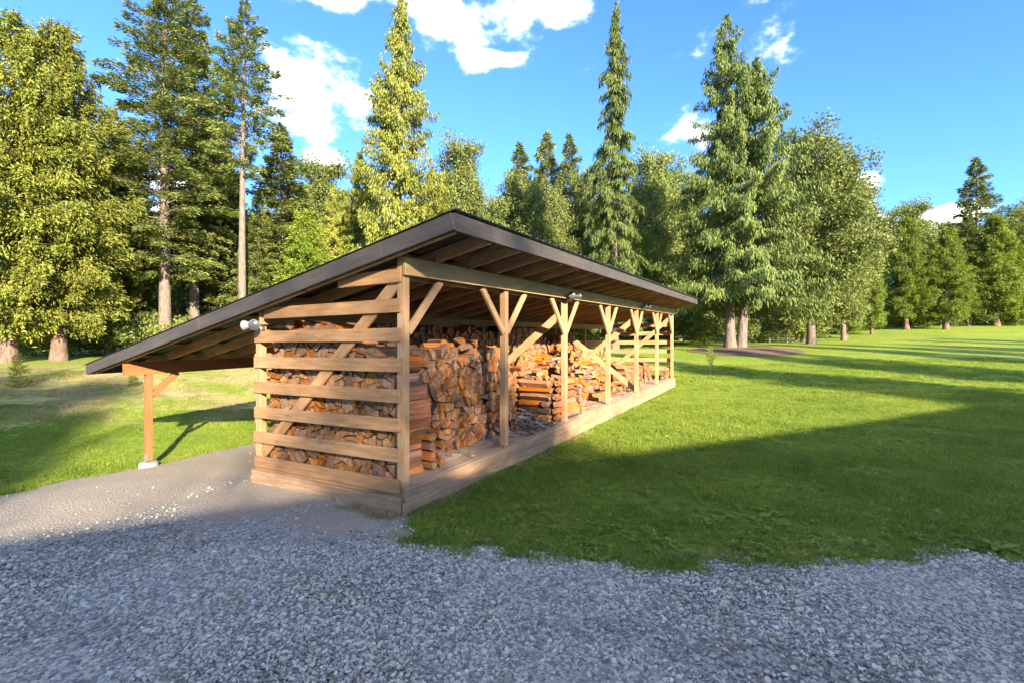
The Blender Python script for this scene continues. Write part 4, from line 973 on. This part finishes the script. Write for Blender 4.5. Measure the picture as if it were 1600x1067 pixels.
putpx('alder', 1015, 38, 232, .85, 'olive broadleaf tree between the weeping spruce and the big double spruce')
putpx('poplar', 1062, 41, 238, .85, 'pale broadleaf tree directly left behind the big double spruce')
putpx('maple', 1000, 34, 345, .8, 'low bright green broadleaf tree behind the far end of the roof')
putpx('maple', 760, 36, 330, 1.1, 'low bright green broadleaf tree behind the middle of the roof')
# the double spruce on its mulch bed
gd = ground_at(1150, 545); DD = 28.0; gx0 = (1147 - CX) / F * DD; zg = g1(gx0, DD)
dbl = empty('double_spruce_tree', (gx0, DD, zg)); tag(dbl, 'big spruce with two trunks standing on a brown mulch bed in the lawn', 'tree')
hA = CAMH + (HZ - 28) * DD / F - zg; hB = CAMH + (HZ - 95) * DD / F - zg
pA = conifer('spruce_tree', 31, hA, 3.0, 4.1, cone(.72), .46, 6, .0, .22, 'hang', 29, .46, .15, L_SPRUCE, B_FIR, .30, lean=(-.018, 0), ragged=.5, upturn=.1, dm=1.8, sm=.78, zj=.14)
pB = conifer('spruce_tree', 32, hB, 2.8, 4.7, cone(.68), .46, 6, .0, .22, 'hang', 29, .46, .15, L_SPRUCE, B_FIR, .27, lean=(.062, 0), ragged=.5, upturn=.1, dm=1.8, sm=.78, zj=.14)
for dx, pp in ((-.22, pA), (.40, pB)):
    for nm, me in pp['parts']: q = link(nm, me, dbl); q.location = (dx, 0, 0)
putpx('poplar', 1268, 33, 176, 1.1, 'large olive broadleaf tree leaning out right of the double spruce')
putpx('poplar', 1318, 38, 245, .8, 'olive broadleaf tree at the right end of the middle group')
putpx('firfull', 1255, 37, 290, .9, 'dark conifer under the large olive broadleaf tree')
for px, D, yt, w, lb in [(1322, 41, 385, .7, 'small cedar at the lawn edge left of the right hand group'), (1362, 43, 400, .7, 'small bright cedar alone at the gap before the right group'), (1245, 38, 400, .7, 'young cedar at the lawn edge behind the mulch bed')]:
    putpx('youngcedar', px, D, yt, w, lb)
putpx('youngcedar', 1416, 45, 342, .88, 'rounded cedar with a single trunk, leftmost of the right hand group')
putpx('youngcedar', 1478, 44, 358, 1.0, 'rounded cedar second in the right hand group on the lawn edge')
putpx('firfull', 1512, 48, 328, .95, 'full dark conifer third in the right hand group on the lawn edge')
putpx('youngcedar', 1556, 47, 338, 1.1, 'rounded cedar near the right edge of the photo')
putpx('youngcedar', 1620, 47, 322, .95, 'rounded cedar cut by the right edge of the photo')
putpx('firfull', 1525, 56, 248, 1.05, 'dark pointed fir towering over the right hand group')
putpx('alder', 1420, 58, 312, 1.2, 'ragged broadleaf tree behind the leftmost cedar of the right group')
putpx('alder', 1375, 62, 335, 1.0, 'thin broadleaf tree showing in the gap left of the right group')
putpx('poplar', 1590, 60, 305, 1.0, 'broadleaf tree behind the right edge cedars')
putpx('poplar', 1475, 62, 330, 1.1, 'broadleaf tree behind the middle of the right group')
# wooded backdrop
rb = random.Random(5)
for i, px in enumerate(range(-300, 1780, 62)):
    D = rb.uniform(46, 66); key = rb.choice(['firfull', 'poplar', 'alder', 'maple', 'firfull'])
    yt = rb.uniform(300, 350) if px < 1100 else rb.uniform(385, 430)
    if 1335 < px < 1400: continue
    putpx(key, px + rb.uniform(-15, 15), D, yt, 1.25, 'tree in the dense wood behind the front row of trees', group='trees of the wood behind')
# undergrowth along the wood's edge
for i, px in enumerate(list(range(-60, 420, 36)) + list(range(690, 1420, 27)) + list(range(1430, 1680, 40))):
    D = rb.uniform(27.5, 31) if px < 500 else (rb.uniform(34, 40) if px < 1250 else rb.uniform(45, 50)); x = (px - CX) / F * D
    zn = 'under the cedars at the left edge' if px < 200 else ('below the bare fir trunks on the left' if px < 500 else ('behind the far end of the shed roof' if px < 1090 else ('behind the mulch bed of the double spruce' if px < 1250 else ('at the gap before the right hand trees' if px < 1425 else 'under the right hand cedars'))))
    put(rb.choice(['shrub', 'shrub2', 'shrub']), x, D, rb.uniform(1.5, 3.0), 1.1, 'leafy green shrub in the undergrowth ' + zn, 'shrub', 'shrubs ' + zn)
for i, px in enumerate(range(-320, 1800, 44)):
    D = rb.uniform(42, 56) if px < 1280 else rb.uniform(56, 66)
    putpx('maple', px + rb.uniform(-12, 12), D, rb.uniform(425, 455), 1.5, 'low leafy tree in the shade deep in the wood', group='low trees deep in the wood')
# lawn saplings
p = ground_at(1110, 586); put('sapling', p.x, p.y, 40 * p.y / F + .2, 1.0, 'thin young sapling alone on the lawn just past the far end of the shed', 'sapling')
p = ground_at(30, 605); put('firsapling', p.x, p.y, 50 * p.y / F, 1.1, 'small yellow green fir sapling on the bank at the left edge', 'sapling')
p = ground_at(208, 604); put('firsapling', p.x, p.y, 22 * p.y / F, 1.5, 'tiny fir sapling on the bank behind the lean-to post', 'sapling')
# mulch bed
def b_mul(nt, q):
    n = noise(nt, mapping(nt, (1, 1, 1)).outputs[0], 9, 8, .8); nt.links.new(ramp(nt, n, [(.3, (.07, .04, .025)), (.7, (.19, .115, .075))]), q.inputs['Base Color']); q.inputs['Roughness'].default_value = .95; bump(nt, q, n, .8, .05)
M_MUL = mat('brown_mulch', b_mul)
V, Fc = [], []; mc = Vector((gx0 + .25, DD - 1.0, 0)); nr_, ns_ = 8, 48
for i in range(nr_ + 1):
    for k_ in range(ns_):
        t = 6.2832 * k_ / ns_; q = i / nr_; w = 1 + .05 * math.sin(3 * t) + .03 * math.sin(7 * t); x, y = mc.x + 3.0 * q * w * math.cos(t), mc.y + 2.6 * q * w * math.sin(t); V.append((x, y, g1(x, y) + .02 + .10 * (1 - q * q)))
for i in range(nr_):
    for k_ in range(ns_): a, b = i * ns_ + k_, i * ns_ + (k_ + 1) % ns_; Fc.append([a, b, b + ns_, a + ns_])
mul = link('mulch_bed', mesh_np('mulch_bed', V, Fc, [M_MUL], smooth=True)); tag(mul, kind='structure')

# ------------------------------------------------------------------ small plants at the drive edge
def b_yel(nt, q): q.inputs['Base Color'].default_value = (.75, .52, .02, 1); q.inputs['Roughness'].default_value = .6
M_YEL = mat('yellow_petals', b_yel)
for (px, py, lb) in [(607, 843, 'yellow dandelion flower nearest the shed base on the gravel'), (619, 838, 'yellow dandelion flower by the dry grass at the shed corner'), (632, 874, 'yellow dandelion flower lowest at the gravel edge')]:
    p = ground_at(px, py); o = empty('dandelion', p); tag(o, lb, 'flower', 'dandelions at the shed corner')
    V, Fc = [], []; h = .055; tube(V, Fc, [(0, 0, 0), (.004, .002, h * .6), (0, -.004, h)], [.0025, .002, .002], 5); link('stem', mesh_np('stem', V, Fc, [L_WEED]), o)
    V, Fc = [], []
    for k_ in range(18):
        t = k_ * 2.4; r0 = .006 + .011 * (k_ / 18); ca, sa = math.cos(t), math.sin(t); b0 = len(V)
        V += [(0, -.004, h), (r0 * ca - .003 * sa, -.004 + r0 * sa + .003 * ca, h + .006), (1.3 * r0 * ca, -.004 + 1.3 * r0 * sa, h + .005), (r0 * ca + .003 * sa, -.004 + r0 * sa - .003 * ca, h + .006)]; Fc.append([b0, b0 + 1, b0 + 2, b0 + 3])
    link('flower_head', mesh_np('flower_head', V, Fc, [M_YEL]), o)
p = ground_at(1562, 866); o = empty('broad_leaf_weed', p); tag(o, 'rosette of broad green leaves at the right end of the gravel edge', 'plant')
for k_ in range(15):
    t = k_ * 2.4; Lf = rr.uniform(.10, .17); up = .25 + .8 * (k_ / 15); V, Fc = [], []
    for i in range(7):
        q = i / 6; w = .036 * math.sin(math.pi * min(1, .08 + q * .92)) ** .7; rr_ = Lf * q; zz = .02 + up * Lf * q - .75 * Lf * q * q * (.6 + up * .4)
        for s in (-1, 0, 1): V.append((rr_ * math.cos(t) - s * w * math.sin(t), rr_ * math.sin(t) + s * w * math.cos(t), zz + .012 * abs(s)))
    for i in range(6):
        for s in (0, 1): a = i * 3 + s; Fc.append([a, a + 1, a + 4, a + 3])
    link('leaf', mesh_np('leaf', V, Fc, [L_WEED], smooth=True), o)

# ------------------------------------------------------------------ what stands behind the camera and shades the drive
hd = Vector((.895, .446, 0)).normalized(); back = Vector((hd.y, -hd.x, 0)); HE = 5.0
e0 = Vector((-4.64, 4.4, 0)) - SH * (HE / math.tan(R(SUN_EL)))
def b_sid(nt, q):
    n = noise(nt, mapping(nt, (1, 1, 8)).outputs[0], 3, 5); nt.links.new(ramp(nt, n, [(.3, (.36, .33, .29)), (.7, (.46, .43, .38))]), q.inputs['Base Color']); q.inputs['Roughness'].default_value = .8
M_SID = mat('beige_siding', b_sid)
ho = e0 + hd * 8; house = empty('house', (ho.x, ho.y, 0)); HL = Vector((ho.x, ho.y, 0)); tag(house, 'beige house behind the viewer that shades the drive', 'house')
a, b = e0 - hd * 7, e0 + hd * 17.5
for (p0, p1) in ((a + back * .5, b + back * .5), (a + back * 7.5, b + back * 7.5)): board('wall', p0 + ZV * 2.4, p1 + ZV * 2.4, 4.8, .2, ZV, M_SID, house, HL)
for p0 in (a, b): board('wall', p0 + back * .6 + ZV * 2.4, p0 + back * 7.4 + ZV * 2.4, 4.8, .2, ZV, M_SID, house, HL)
board('roof', a + back * 4 - hd * .4 + ZV * 4.95, b + back * 4 + hd * .4 + ZV * 4.95, 8.0, .14, back, M_ROOF, house, HL)
for k_, q in enumerate((3, 9, 15)): board('garage_door', a + hd * q + back * .38 + ZV * 1.2, a + hd * (q + 2.7) + back * .38 + ZV * 1.2, 2.3, .05, ZV, M_WHITE, house, HL)
for i, (x, y, H, key, w) in enumerate([(26.5, -17, 19, 'firfull', .9), (33, -15.5, 18, 'spire', 1.7), (37.5, -12, 20, 'firfull', .9), (45, -12, 18, 'firfull', .9), (50, -8, 19, 'spire', 1.6), (57, -8, 17, 'poplar', .9), (64, -4, 18, 'firfull', .9), (30, -13, 18, 'firfull', .9), (41, -10, 19, 'firfull', 1.0), (47.5, -14, 20, 'firfull', 1.0), (54, -9, 20, 'firfull', 1.0), (60.5, -7, 19, 'firfull', 1.0), (69, -3, 19, 'firfull', 1.0)]):
    put(key, x, y, H, w, 'tree standing off to the right behind the viewer, casting shade on the lawn', group='trees behind the viewer')
for (x, y, H, key, w) in [(2.5, -20, 15.5, 'alder', 1.0), (-3.5, -20, 17, 'thin', 1.2), (-9, -17, 17, 'alder', .9)]:
    put(key, x, y, H, w, 'tree standing behind the viewer to the left, shading the left lawn', group='trees behind the viewer on the left')
put('thin', 12.4, -21.9, 15.5, 1.0, 'thin crowned tree behind the house casting dappled shade on the near end of the shed')
